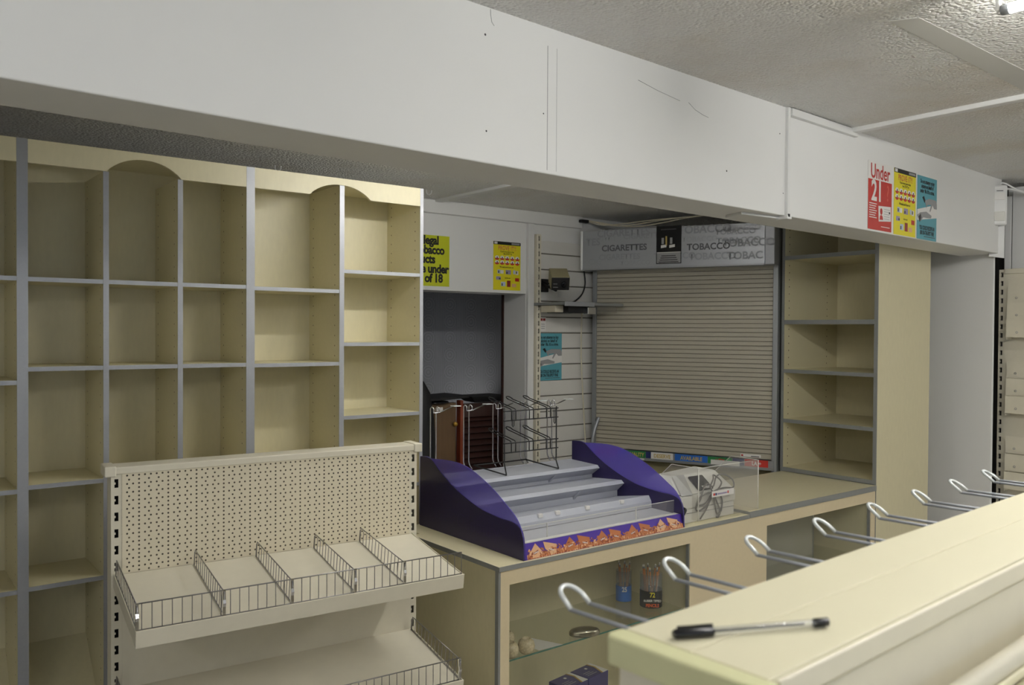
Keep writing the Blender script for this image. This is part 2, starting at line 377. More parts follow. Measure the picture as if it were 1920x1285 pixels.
# nail specks
_bm = bpy.data.objects['trim_1']
for (x,z,w,h_) in ((1.435,2.321,.005,.005),(1.429,2.595,.006,.006),(1.384,2.09,0,0),(2.99,2.56,.005,.005),(2.62,2.36,.006,.006),(1.66,2.41,.004,.004),(3.02,2.32,.004,.004)):
    if w:
        y = beamy(x); MB().lathe([(0,0),(w*.6,0),(w*.5,.0006),(0,.0008)],(0,0,0),10).build('nail_hole','ink_dark',_bm).matrix_world = Matrix.Translation((x,y-.0002,z)) @ Matrix.Rotation(PI/2,4,'X')
def crack(pts):
    MB().tube([(x,beamy(x)-.0003,z) for x,z in pts], .0009, 4).build('paint_crack','ink_grey',_bm)
crack([(1.448,2.672),(1.449,2.655),(1.453,2.636),(1.462,2.628)]); crack([(2.38,2.575),(2.42,2.556),(2.47,2.545),(2.50,2.542)]); crack([(2.10,2.60),(2.20,2.585),(2.33,2.572)])

# ------------------------------------------------------------------ lights in the room
def lit(power):
    k = NT('lit_tube_%d' % power); k.b.inputs['Emission Color'].default_value = CW+(1,)
    k.b.inputs['Emission Strength'].default_value = power; return k.m
def batten(x0, x1, y, z, label, power, name='fluorescent_light', rz=0):
    t = thing(name, label, 'ceiling light', ((x0+x1)/2,y,z), rz)
    L = (x1-x0)/2
    MB().box(-L+.02,L-.02,-.024,.024,-.035,0).build('housing', 'white_gloss', t, .004)
    MB().tube([(-L+.03,0,-.085),(L-.03,0,-.085)], .013, 12).build('tube', lit(power), t)
    for s in (-1,1):
        MB().box(s*(L-.018)-.006,s*(L-.018)+.006,-.008,.008,-.086,0).build('lamp_holder', 'white_gloss', t, .003)
        MB().tube([(s*(L-.026),0,-.085),(s*(L-.046),0,-.085)], .0134, 12).build('end_cap', 'zinc', t)
    return t
batten(1.61,3.11,.235,2.675,'bare fluorescent tube fitting on the ceiling at top right corner',SHOP_W,rz=PI/2)
batten(.15,1.65,-.35,2.675,'added unseen fluorescent tube fitting on the shop ceiling behind the camera',SHOP_W*.45,rz=PI/2)  # added out of view to light the foreground top and beam
batten(3.85,5.35,-.3,2.675,'added unseen fluorescent tube fitting on the shop ceiling over the far right aisle',SHOP_W*.9,rz=PI/2)  # extra unseen fitting, added to even out beam and ceiling brightness
batten(-2.5,-1.0,-.6,2.675,'added unseen fluorescent tube fitting on the shop ceiling near the shop window',SHOP_W*.6,rz=PI/2)  # added off-frame to brighten the left of the beam
batten(1.55,2.75,2.42,2.52,'fluorescent tube fitting behind the beam over the staff side',STAFF_W)
h = area('corridor_lamp', (3.9,4.9,1.15), .3, .3, HALL_W, CW, (0,PI*.75,0)); h.name='corridor_lamp'
area('window_daylight', (.1,-3.22,1.5), 4.0, 1.7, DAY_W, (.80,.90,1), (-PI/2,0,PI))

# ================================================================== WALL SHELVING UNITS
YF, YB = 3.30, 3.61
def wall_unit(x0, x1, divs, shelves, arch, label, sidew=(.017,.017)):
    t = thing('shelving_unit', label, 'shelving unit', (x0,YF,0))
    W = x1-x0; D = YB-YF; top = 2.394
    def panel(a, b, name, zt):
        MB().box(a,b,.003,D,0,zt).build(name, 'pins', t)
        MB().box(a,b,0,.003,0,zt,0).build('edge_strip', 'edging', bpy.data.objects[-1] if False else t)
    def upright(a, b, name, zt):
        mb = MB().box(a,b,.0025,D,.0,zt,0).box(a,b,0,.0025,0,zt,1)
        return mb.build(name, ['pins','edging'], t)
    upright(0, sidew[0], 'side_panel', top); upright(W-sidew[1], W, 'side_panel', top)
    for a, b, zt in divs: upright(a-x0, b-x0, 'divider', zt)
    edges = [sidew[0]]+[v for a,b,_ in divs for v in (a-x0,b-x0)]+[W-sidew[1]]
    for i in range(0, len(edges), 2):
        for z in shelves[i//2]:
            MB().box(edges[i],edges[i+1],.0045,D-.008,z-.0155,z,0).box(edges[i],edges[i+1],.002,.0045,z-.0155,z,1).build('shelf', ['laminate','edging'], t)
        # plinth base per bay
    MB().box(sidew[0],W-sidew[1],D-.008,D,.02,2.39).build('back_panel', 'laminate', t)
    MB().box(sidew[0],W-sidew[1],.016,D-.008,2.372,2.388).build('top_panel', 'laminate', t)
    for i in range(0, len(edges), 2):
        MB().prism([(.004,.300),(D-.008,.561),(D-.008,.545),(.004,.284)],'x',edges[i],edges[i+1]).build('sloping_base', 'laminate', t)
    MB().box(sidew[0],W-sidew[1],.012,.03,.0,.284,0).build('plinth', 'laminate', t)
    # cornice with arch
    a0, a1, apex = arch; zb = 2.313
    if a0 is None: poly = [(sidew[0],zb),(W-sidew[1],zb),(W-sidew[1],top),(sidew[0],top)]
    else:
        a0 -= x0; a1 -= x0; n = 18; rise = apex-zb; c = (a1-a0)/2; mid = (a0+a1)/2
        poly = [(sidew[0],zb)]
        for i in range(n+1):
            u = -1+2*i/n; z = zb+rise*(1-abs(u)**2.2)**.9
            poly.append((mid+u*c, z))
        poly += [(W-sidew[1],zb),(W-sidew[1],top),(sidew[0],top)]
    # cornice as strip mesh (concave outline): columns between lower outline and top
    low = poly[:-2]; mb = MB(); vs = []; fs = []
    for (u,z) in low:
        for yy in (.001,.016): vs += [(u,yy,z),(u,yy,top)]
    for i in range(len(low)-1):
        a = i*4; b = a+4
        fs += [(a,b,b+1,a+1),(a+2,a+3,b+3,b+2),(a,a+2,b+2,b),(a+1,b+1,b+3,a+3)]
    mb.add(vs, fs); mb.build('cornice', 'laminate', t)
    return t
S1 = [1.923,1.613,1.205,.853]
wall_unit(-.36,.457,[(.04,.058,2.312)],[[1.924,1.568,1.195,.85]]*2,(None,None,None),'cream shelving unit at the left edge of the picture, mostly cut off')
wall_unit(.457,1.2525,[(.711,.730,2.312),(.971,.990,2.312)],[S1,S1,S1],(.722,.985,2.369),'cream three bay wall shelving unit with an arch over its middle bay')
wall_unit(1.2525,2.06,[(1.641,1.663,2.364)],[[1.919,1.609,1.203,.85],[2.006,1.692,1.375,1.05,.80]],(1.505,1.790,2.366),'cream two bay wall shelving unit beside the doorway, arch over its divider')

# ceiling hooks over the units
def ceiling_hook(x, y, z, rz, label):
    p = [(0,0,0),(0,0,-.012)]+[(.014-.014*math.cos(math.radians(a)),0,-.012-.016*math.sin(math.radians(a))) for a in range(15,200,20)]+[(.03,0,-.004)]
    o = MB().tube(p, .0022, 6).build('ceiling_hook', 'white_gloss'); o.location = (x,y,z); o.rotation_euler.z = rz
    tag(o, label, 'hook'); return o
ceiling_hook(1.57,3.83,2.52,-.7,'small white screw hook in the ceiling above the two shelving units')
ceiling_hook(2.49,3.96,2.52,-.6,'small white screw hook in the ceiling at the right end of the shelving')

# ================================================================== PERFORATED GONDOLA (mid left)
GR = math.radians(-4.8)
def upright_mb(x0, x1, y0, y1, z0, z1, first, pitch, sw, sh, m=0):
    """slotted steel post: real openings in the front web"""
    mb = MB(); t = .002; c = (x0+x1)/2
    mb.box(x0,x0+t,y0,y1,z0,z1,m).box(x1-t,x1,y0,y1,z0,z1,m).box(x0,x1,y1-t,y1,z0,z1,m)
    mb.box(x0+t,c-sw/2,y0,y0+t,z0,z1,m).box(c+sw/2,x1-t,y0,y0+t,z0,z1,m)
    z = z1; s = first
    while s-sh/2 > z0:
        mb.box(c-sw/2,c+sw/2,y0,y0+t,s+sh/2,z,m); z = s-sh/2
        mb.box(c-sw/2,c-sw/2+sw*.30,y0,y0+t,s-.003,s+.003,m)
        s -= pitch
    mb.box(c-sw/2,c+sw/2,y0,y0+t,z0,z,m)
    return mb
def wire_fence(L, h, pitch, r=.0016):
    """wire fence in local xz plane from x 0..L"""
    mb = MB(); mb.tube([(0,0,h),(L,0,h)], r*1.15, 6); mb.tube([(0,0,0),(L,0,0)], r, 6)
    n = int(L/pitch)
    for i in range(n+1): mb.tube([(L-i*pitch,0,0),(L-i*pitch,0,h)], r*.8, 5, caps=False)
    return mb
def divider_mb(depth, hb, hf, pitch=.025, r=.0016):
    # in local yz plane; y from 0 (front) to depth (back)
    mb = MB(); mb.tube([(0,0,0),(0,0,hf),(0,depth*.97,hb),(0,depth,hb-.01),(0,depth,0)], r*1.15, 6)
    mb.tube([(0,0,.002),(0,depth,.002)], r, 6)
    n = int(depth/pitch)
    for i in range(1,n+1):
        y = i*pitch; mb.tube([(0,y,0),(0,y,hf+(hb-hf)*y/depth)], r*.8, 5, caps=False)
    return mb
def gondola_left():
    t = thing('gondola_shelving', 'cream steel gondola with perforated back and wire fenced sloping shelves', 'gondola shelving', (.597,2.705,0), GR)
    Wd = 1.024
    for x in (.006, Wd-.036):
        u = upright_mb(x,x+.030,0,.075,0,1.318,1.285,.05,.011,.026).build('upright', 'gondola', t)
        MB().box(x+.003,x+.027,.03,.034,.02,1.30).build('slot_shade', 'dark', u)  # dark sheet painted as the shade behind the post slots
    MB().box(.036,Wd-.036,-.002,.004,1.012,1.312).build('perforated_panel', 'perf', t)
    MB().box(.036,Wd-.036,-.002,.004,.66,1.008).build('back_panel', 'gondola', t)
    MB().box(.036,Wd-.036,-.002,.004,.05,.656).build('back_panel', 'gondola', t)
    MB().box(.036,Wd-.036,.068,.074,.05,1.31).build('rear_panel', 'gondola', t)
    cp = MB().box(.012,Wd-.012,-.006,.081,1.312,1.334).build('top_cap', 'gondola', t, .003)
    for a, b in ((-.012,.020),(Wd-.020,Wd+.012)): MB().box(a,b,-.009,.084,1.306,1.337).build('end_cap', 'gondola', cp, .003)
    MB().box(0,Wd,-.38,.08,0,.10).build('base', 'gondola', t, .003)
    sl = math.atan2(.058, .37)
    def shelf(zb, fence_x, divs, drop=.045, xo=.0):
        s = bpy.data.objects.new('shelf', None); COL.objects.link(s); s.parent = t; s.location = (0,0,zb)
        # use a mesh root instead of an empty: build tray in sloped frame
        bpy.data.objects.remove(s)
        D = .385
        mb = MB()
        P = lambda y, z: (y*math.cos(sl)-z*math.sin(sl)*1.0, y*math.sin(sl)+z*math.cos(sl))
        x0, x1 = .012, Wd-.026
        def sb(xa, xb, ya, yb_, za, zb_):
            pts = [P(ya,za),P(yb_,za),P(yb_,zb_),P(ya,zb_)]
            mb.hull8([(xa,)+pts[0],(xb,)+pts[0],(xb,)+pts[1],(xa,)+pts[1]],[(xa,)+pts[3],(xb,)+pts[3],(xb,)+pts[2],(xa,)+pts[2]])
        sb(x0,x1,-D,-.004,-.003,0)                 # tray top
        sb(x0,x1,-D-.004,-D,-.043,.006)            # front lip
        sb(x0,x0+.003,-D,-.004,-.040,.004); sb(x1-.003,x1,-D,-.004,-.040,.004)
        o = mb.build('shelf', 'gondola', t, .0015); o.location = (0,0,zb)
        f = wire_fence(fence_x[1]-fence_x[0], .070, .0254).build('wire_fence', 'darkchrome', o)
        f.location = (fence_x[0],)+P(-D+.010,.002); f.rotation_euler.x = 0
        for x in divs:
            d = divider_mb(.355,.052,.066).build('wire_divider', 'darkchrome', o)
            d.location = (x,)+P(-D+.014,.001); d.rotation_euler.x = sl
            c = MB().prism([(-.004,.0),(.004,.0),(.004,.026),(.0,.036),(.004,.046),(.004,.070),(-.003,.074),(-.004,.046),(-.008,.036),(-.004,.026)],'x',-.004,.004).build('clip', 'chrome', o)
            c.location = (x,)+P(-D+.010,.0)
        return o
    shelf(1.013, (.015,Wd-.03), (.017,.240,.432,.626,.790))
    shelf(.668, (.015,Wd-.03), (.017,Wd-.034))
    return t
gondola_left()

# ================================================================== COUNTER
CX0, CX1, CY, CZ = 1.868, 4.505, 2.455, .88
STEP = 3.352
def counter_cabinet(x0, x1, ox0, ox1, label, left_panel, shelf_z, yb, hinge=False):
    t = thing('display_counter', label, 'counter', (x0,CY,0)); W = x1-x0; D = .60; zt = .862; oz0, oz1 = .15, .806
    a, b = ox0-x0, ox1-x0
    # front frame with opening
    MB().box(0,a,.0,.018,.0,zt).box(b,W,0,.018,0,zt).box(a,b,0,.018,oz1,zt).box(a,b,0,.018,0,oz0).build('front_frame', 'front_laminate', t)
    if left_panel:
        MB().box(0,.018,.018,D,.0,zt).build('side_panel', 'laminate', t)
        MB().box(-.010,0,.0,.020,0,zt).build('corner_strip', 'edging_dull', t)
    else: MB().box(W-.018,W,.018,D,0,zt).build('side_panel', 'laminate', t)
    MB().box(.018,W-.018,yb-CY,yb-CY+.012,.02,zt-.002).build('back_panel', 'laminate', t)
    MB().box(.018,W-.018,.018,yb-CY,zt-.016,zt-.001).build('inner_top', 'laminate', t)
    MB().box(.018,W-.018,.018,yb-CY,.13,.148).build('cabinet_floor', 'laminate', t)
    for x in ((b+.012, b+.03),) if left_panel else ((a-.03,a-.012),(b+.0,b+.018)):
        MB().box(x[0],x[1],.018,yb-CY,.148,zt-.016).build('partition', 'laminate', t)
    g = MB().box(a-.008,b+.008,.0185,.0235,oz0-.005,oz1+.005).build('glass_front', 'cabinet_glass', t)
    MB().box(b-.005,b+.002,.004,.020,oz0,oz1).build('glass_trim', 'edging_dull', t)
    gs = MB().box(a-.004,b+.004,.040,yb-CY-.004,shelf_z-.006,shelf_z).build('glass_shelf', 'shelf_glass', t)
    MB().box(a-.004,b+.004,.0385,.040,shelf_z-.006,shelf_z).build('polished_edge', 'glass_edge', gs)
    if hinge:
        MB().box(a,1.060,.232,.237,.15,zt-.018).build('inner_glass_door', 'haze_glass', t)
        MB().box(1.058,1.064,.230,.239,.15,zt-.018).build('door_edge_strip', 'edging_dull', t)
        MB().box(1.045,1.105,.218,.228,.755,.785).build('hinge_bracket', 'frame_grey', t)
    return t
counter_cabinet(CX0+.004, 3.20, 1.914, 2.93, 'beige display counter with glass front holding ornaments and pencil tubs', True, .505, 2.83)
counter_cabinet(3.20, CX1-.002, 3.497, 4.458, 'beige display counter beside the tall cabinet, its glazed front empty', False, .50, 2.88, True)
tp = MB().box(CX0-.006,STEP,CY-.004,3.06,.862,CZ,0).box(CX0-.007,STEP,CY-.006,CY-.004,.862,CZ,1).box(CX0-.0075,CX0-.006,CY-.004,3.06,.862,CZ,1).box(1.9,2.94,3.06,3.215,.862,CZ,0).build('worktop', ['laminate','edging_dull'])
tag(tp, 'cream counter worktop with grey edging under the purple confectionery stand', 'worktop')
tp = MB().box(STEP+.003,CX1-.001,CY-.004,3.06,.864,.893,0).box(STEP+.003,CX1-.001,CY-.0065,CY-.004,.864,.893,1).box(STEP+.001,STEP+.003,CY-.004,3.06,.864,.893,1).build('worktop', ['laminate','edging_dull'])
tag(tp, 'raised cream worktop section between the till and the tall cabinet', 'worktop')

# ornaments in the counter
def pot(x, y, z, r, label):
    prof = [(0,0),(r*.55,0),(r*.9,r*.35),(r,r*.85),(r*.85,r*1.4),(r*.5,r*1.72),(r*.42,r*1.66),(r*.36,r*1.5),(0,r*1.45)]
    o = MB().lathe(prof,(0,0,0),28).build('ceramic_pot', 'stone'); o.location = (x,y,z)
    tag(o, label, 'ornament', None); return o
pot(2.040,2.510,.5055,.034,'speckled round ceramic pot nearest the white paper on the glass shelf')
pot(2.035,2.625,.5055,.031,'speckled round ceramic pot at the back of the three on the shelf')
pot(1.965,2.515,.5055,.034,'speckled round ceramic pot at the far left behind the counter frame')
pp_ = MB().add([(2.15,2.63,.506),(2.21,2.49,.506),(2.095,2.50,.506),(2.085,2.58,.506),(2.15,2.63,.5066),(2.21,2.49,.5066),(2.095,2.50,.5066),(2.085,2.58,.5066)],
    [(3,2,1,0),(4,5,6,7),(0,1,5,4),(1,2,6,5),(2,3,7,6),(3,0,4,7)]).build('paper_note', 'ink_white')
tag(pp_, 'small white paper lying beside the ceramic pots on the glass shelf', 'paper')
tin = thing('trinket_box', 'oval silver trinket box on the glass shelf', 'trinket box', (2.350,2.515,.5055), -.45)
MB().lathe([(0,0),(.058,0),(.065,.004),(.065,.012),(.063,.014)],(0,0,0),28,sy=.5).build('base', 'silver', tin)
MB().lathe([(.065,.014),(.065,.017),(.058,.025),(.038,.031),(0,.033)],(0,0,0),28,sy=.5).build('lid', 'silver', tin)
def pencil_tub(x, y, z, r, h, label, band, lab1, lab2, n, tilt):
    t = thing('pencil_tub', label, 'pencil tub', (x,y,z), math.radians(-40))
    MB().lathe([(0,.002),(r,.002),(r,h),(r-.002,h),(r-.002,.004)],(0,0,0),28).build('clear_tub', 'clear_tub', t)
    MB().lathe([(r+.0006,.003),(r+.0006,h*.52)],(0,0,0),28).build('label_band', band, t)
    txt('lettering', lab1, .030, 'ink_yellow' if band=='ink_black' else 'ink_white', t, 0, h*.42, -r-.002, .03, .8)
    if lab2:
        txt('lettering', lab2[0], .014, 'ink_white', t, 0, h*.25, -r-.002, .03, .8)
        txt('lettering', lab2[1], .020, 'ink_orange', t, 0, h*.11, -r-.002, .04, .8)
    rnd = random.Random(int(r*1e4))
    for i in range(n):
        a = 2*PI*i/n+rnd.uniform(-.08,.08); rr = r*.62; b = a+.45
        p0 = Vector((math.cos(b)*rr*.7, math.sin(b)*rr*.7, .01)); p1 = Vector((math.cos(a)*rr*1.25, math.sin(a)*rr*1.25, .185+rnd.uniform(-.01,.012)))
        q = p0.lerp(p1,.90); q2 = p0.lerp(p1,.95)
        o = MB().tube([p0,q],.0036,6,m=0).tube([q,q2],.0038,6,m=1).tube([q2,p1],.0034,6,m=2).build('pencil', ['pencil','zinc','ink_white'])
        o.matrix_world = Matrix.Translation((x,y,z)) @ Matrix.Rotation(math.radians(-40),4,'Z')
        tag(o, 'orange rubber tipped pencil standing in the '+('black banded' if band=='ink_black' else 'blue banded')+' tub', 'pencil', 'pencils in the '+('black banded' if band=='ink_black' else 'blue banded')+' tub')
    return t
pencil_tub(2.842,2.605,.506,.050,.15,'clear pencil tub with black band reading 72 rubber tipped pencils','ink_black','72',('RUBBER TIPPED','PENCILS'),7,0)
pencil_tub(2.800,2.735,.506,.036,.14,'clear pencil tub with blue band reading 25 on glass shelf','ink_blue','25',None,5,0)
# navy boxes on cabinet floor
for (x,y,z,lab) in ((2.300,2.555,.1485,'navy and cream card box in the counter, the nearer left one'),(2.435,2.575,.1485,'navy and cream card box in the counter, behind and right of its twin')):
    t = thing('gift_box', lab, 'box', (x,y,z), math.radians(8))
    MB().box(-.065,.065,-.05,.05,0,.17).build('carton', 'navy', t, .002)
    MB().prism([(.03,-.0499),(.0649,-.0499),(.0649,.0499),(.045,.0499),(.052,.01)],'z',.1701,.1706).build('cream_panel','ink_white',t)
    MB().prism([(.022,-.0499),(.03,-.0499),(.052,.01),(.045,.0499),(.038,.0499),(.044,.01)],'z',.1701,.1707).build('gold_band','gold',t)
    for i in range(3): MB().box(-.045,.015-.008*i,-.030+.012*i,-.026+.012*i,.1701,.1704).build('small_print','ink_grey',t)
    MB().box(.0,.012,.018,.030,.1701,.1704).build('emblem','ink_white',t)

# ================================================================== PURPLE CONFECTIONERY STAND
def stand():
    X0, Y0, Z0 = 1.985, 2.462, .8805
    t = thing('confectionery_stand', 'purple tiered confectionery stand with grey trays and caramel graphic front', 'display stand', (X0,Y0,Z0))
    W = .915
    out = [(.758,.30),(.658,.306),(.484,.316),(.356,.301),(.221,.252),(.119,.198),(.046,.152),(.010,.098),(0,.03)]
    out = [(p.x,p.y) for p in smoothpath([(a,b,0) for a,b in out],4)]
    op = [(.75,.305),(.658,.308),(.573,.257),(.454,.201),(.30,.153),(.156,.136),(.070,.134),(.023,.117),(.004,.078),(0,.0)]
    op = [(p.x,p.y) for p in smoothpath([(a,b,0) for a,b in op],4)]
    def strip(name, up, low, xa, xb, mat, par):
        # panel between two outlines, sampled on y
        def ev(pl, y):
            pl = sorted(pl)
            for i in range(len(pl)-1):
                if pl[i][0] <= y <= pl[i+1][0]:
                    f = (y-pl[i][0])/max(1e-9,pl[i+1][0]-pl[i][0]); return pl[i][1]+(pl[i+1][1]-pl[i][1])*f
            return pl[0][1] if y < pl[0][0] else pl[-1][1]
        ys = [0,.002,.006,.012,.02,.03]+[.045+.0173*i for i in range(42)]
        ys = [y for y in ys if y <= .752]
        vs = []; fs = []
        for y in ys:
            zu = ev(up, y); zl = ev(low, y) if low else 0
            zu = max(zu, zl+1e-4)
            for x in (xa,xb): vs += [(x,y,zl),(x,y,zu)]
        for i in range(len(ys)-1):
            a = 4*i; b = a+4
            fs += [(a,b,b+1,a+1),(a+2,a+3,b+3,b+2),(a+1,b+1,b+3,a+3),(a,a+2,b+2,b)]
        fs += [(0,1,3,2),(4*(len(ys)-1),4*(len(ys)-1)+2,4*(len(ys)-1)+3,4*(len(ys)-1)+1)]
        return MB().add(vs, fs).build(name, mat, par)
    for xa, nm in ((0,'side_panel'),(W-.008,'side_panel')):
        s = strip(nm, op, None, xa, xa+.008, 'purple', t)
        fin = [(y,z) for y,z in out]
        strip('translucent_fin', fin, op, xa+.0025, xa+.0055, 'purple_film', s)
    sp = [o for o in bpy.data.objects if o.parent == t and o.name.startswith('side_panel')][0]
    # faint raised script on the near side panel
    k = txt('raised_lettering', 'Cadbury', .085, 'purple_print', sp, 0, 0, 0, .0, 1.0)
    k.data.materials[0] = plain('embossed_purple', srgb(40,31,80), .28)
    k.matrix_local = Matrix.Translation((-.0008,.30,.075)) @ Matrix.Rotation(-PI/2,4,'Z')
    # tiers: lip top, lip bottom, undercut, floor back (y,z)
    tiers = [((.547,.207),(.532,.194),(.585,.157),(.735,.212)),((.382,.157),(.364,.143),(.410,.104),(.590,.140)),((.206,.111),(.190,.086),(.188,.058),(.430,.072))]
    for i, (lt, lb, un, bk_) in enumerate(tiers):
        e = .004
        mb = MB().prism([lb,(lb[0]+e,lb[1]-.001),(lt[0]+e,lt[1]-e),(bk_[0],bk_[1]-e),bk_,(lt[0],lt[1])],'x',.009,W-.009)
        mb.prism([lb,(lb[0]+e,lb[1]+.002),(un[0]+e,un[1]+.001),un],'x',.009,W-.009)
        if i < 2: mb.box(.009,W-.009,un[0],un[0]+.004,(.134,.066)[i],un[1])
        mb.build('tray', 'tray_grey', t)
        if i < 2:
            for x in (.20,.62): MB().prism([(lb[0]+.002,lb[1]-.004),(un[0],un[1]-.012),(lb[0]+.055,lb[1]-.040)],'x',x,x+.012).build('bracket', 'tray_grey', t)
    MB().box(.008,W-.008,.735,.741,.02,.214).build('rear_panel', 'tray_grey', t)
    MB().box(.008,W-.008,.006,.60,.004,.010).build('base_board', 'purple', t)
    MB().hull8([(.009,.03,.05),(W-.009,.03,.05),(W-.009,.188,.052),(.009,.188,.052)],[(.009,.03,.054),(W-.009,.03,.054),(W-.009,.188,.056),(.009,.188,.056)]).build('front_tray_floor','tray_grey',t)
    # price clips on first riser
    for x in (.03,.235,.33,.50,.71): MB().box(x,x+.022,.192,.207,.097,.1125).build('price_clip', 'ink_white', t, .001)
    # clear riser
    r = MB().box(.010,W-.012,.052,.055,.056,.114).build('clear_riser', 'acrylic', t)
    MB().box(.010,W-.012,.0515,.0555,.1125,.1145).build('bright_edge', 'acrylic_edge', r)
    MB().box(.010,W-.012,.024,.0515,.056,.0585).build('foot_strip', 'acrylic_edge', r)
    for x in (.16,.66): MB().box(x,x+.002,.0512,.0558,.058,.113).build('join_edge', 'acrylic_edge', r)
    # graphic front
    g = MB().hull8([(.010,.0,.0),(W,-.0,.0),(W,.008,.0),(.010,.008,.0)],[(.010,.016,.058),(W,.016,.058),(W,.022,.058),(.010,.022,.058)]).build('graphic_front', 'purple_print', t)
    sl = math.atan2(.016,.058)
    def onf(u, v, e=.0007): return (u, .016*v/.058-e, v)
    def flat(pts, mat, nm, e=.0007):
        return MB().add([onf(u,v,e) for u,v in pts], [tuple(range(len(pts)))]).build(nm, mat, g)
    # lower heap of caramels
    rnd = random.Random(4)
    flat([(.02,.001),(W-.003,.001),(W-.003,.020),(.02,.018)], 'print_caramel', 'printed_heap', .0005)
    mbs = {m: MB() for m in ('caramel','caramel_light','caramel_dark')}
    for i in range(280):
        u = .03+.86*rnd.random(); v = .004+.030*rnd.random(); a = rnd.uniform(0,PI); l = rnd.uniform(.006,.013); w = rnd.uniform(.003,.006)
        pts = [(u+l*math.cos(a+q)*k, min(.039,max(.0015,v+l*.7*math.sin(a+q)*k))) for q,k in ((0,1),(PI/2,w/l),(PI,1),(3*PI/2,w/l))]
        e = .0006+.000002*i; mbs[rnd.choice(['caramel','caramel','caramel_light','caramel_dark','caramel_dark','caramel'])].add([onf(a_,b_,e) for a_,b_ in pts],[(0,1,2,3)])
    for m, q in mbs.items(): tag(q.build('printed_caramels', m, g), None, None, None, 'stuff')
    light = {0,1,8,9}
    for i in range(10):
        c = .065+.088*i + (0 if i%2 == 0 else -.010); tl = .014 if i%2 == 0 else -.018
        m1 = 'caramel_light' if i in light else 'caramel'
        if i%2 == 0: pts = [(c-.034,.018),(c+.002,.055),(c+.030,.024),(c+.014,.006),(c-.018,.004)]
        else: pts = [(c-.036,.055),(c+.030,.038),(c+.022,.008),(c-.002,.005),(c-.030,.028)]
        flat(pts, m1, 'printed_piece', .0009)
        flat([(c-.014,.022+(0 if i%2==0 else .002)),(c+.012,.030-(0 if i%2==0 else .004)),(c+.014,.023-(0 if i%2==0 else .004)),(c-.012,.014+(0 if i%2==0 else .004))], 'caramel_dark', 'printed_wrapper', .0011)
        k = txt('lettering', 'Cadbury', .0085, 'ink_white', g, 0, 0, 0, .03, .9)
        k.matrix_local = Matrix.Translation(onf(c,.022,.0015)) @ Matrix.Rotation(-sl,4,'X') @ Matrix.Rotation(-.25 if i%2==0 else .25,4,'Y')
    return t
stand()

# wire rack standing on the stand, black
def black_rack():
    X0, Y0, Z0 = 2.325, 3.012, 1.0915
    t = thing('wire_rack', 'black wire display rack with two rows of prongs on the purple stand', 'wire rack', (X0,Y0,Z0))
    r = .0034; f = MB()
    for x, kz, tz in ((.010,.075,.305),(.322,.060,.297)):
        f.tube([(x-.012,-.004,.003),(x-.004,.024,kz-.02),(x,.028,kz),(x,.028,tz)], r, 8)
        f.tube([(x-.012,-.004,.003),(x-.055,.19,.026)], r, 8)
    f.tube([(-.045,.19,.026),(.267,.19,.026)], r, 8)
    f.build('frame', 'black', t)
    for z in (.288,.245,.141,.098): MB().tube([(.004,.026,z),(.332,.026,z)], r*.8, 8).build('cross_wire', 'black', t)
    for z0, z1 in ((.245,.297),(.098,.150)):
        for x in (.066,.171,.276):
            mb = MB()
            for dx in (-.0125,.0125): mb.tube([(x+dx,.032,z0-.004),(x+dx,.032,z1-.010),(x+dx,.036,z1-.003),(x+dx,.045,z1)]+[(x+dx,.19,z1+.028)], r*.75, 7)
            a = [(x+.0125*math.cos(math.radians(q))*(1+.5*math.sin(math.radians(q))), .19+.028*math.sin(math.radians(q)), z1+.028+.012*math.sin(math.radians(q))) for q in range(0,181,15)]
            mb.tube(a, r*.8, 7); mb.build('prong', 'black', t)
    for x in (.048,.300): MB().tube([(x,.020,.285),(x,.020,.222),(x+.005,.020,.216),(x+.010,.020,.222),(x+.010,.020,.285)], r*.7, 7).build('hanging_loop','black',t)
    return t
bk = black_rack()
# chrome hooks at the back of the stand
def chrome_hook(x, label, first=None):
    if first is None:
        t = thing('chrome_hook', label, 'hook', (x,3.222,1.075)); r = .0030; m = MB()
        for dx in (0,.030):
            m.tube([(dx+.012,-.012,.022),(dx+.004,.0,.045),(dx,0,.06),(dx,0,.318),(dx+.004,-.004,.326),(dx+.010,-.010,.319),(dx+.010,-.012,.299)], r, 7)
        m.tube([(.010,-.012,.299),(.040,-.012,.299)], r, 7); m.build('wire_stem', 'chrome', t)
        m = MB().tube([(.025,-.012,.299),(.040,-.012,.300),(.112,-.010,.322)], r, 7); m.build('arm', 'chrome', t)
        MB().box(.110,.150,-.028,.006,.323,.3265).build('ticket_plate', 'white_wire', t, .001)
        return t
    c = copy_tree(first); c.location.x = x; c['label'] = label; return c
c0 = chrome_hook(2.053,'chrome prong hook at the far left, in front of the brown door')
for x, l in ((2.235,'chrome prong hook second from left, before the louvred panel'),(2.405,'chrome prong hook third from left, beside the black wire rack'),(2.572,'chrome prong hook fourth from left, seen through the black wire rack'),(2.745,'chrome prong hook furthest right, before the slatwall')):
    chrome_hook(x, l, c0)
for o in bpy.data.objects:
    if o.name.startswith('chrome_hook'): o['group'] = 'chrome hooks along the back of the stand'

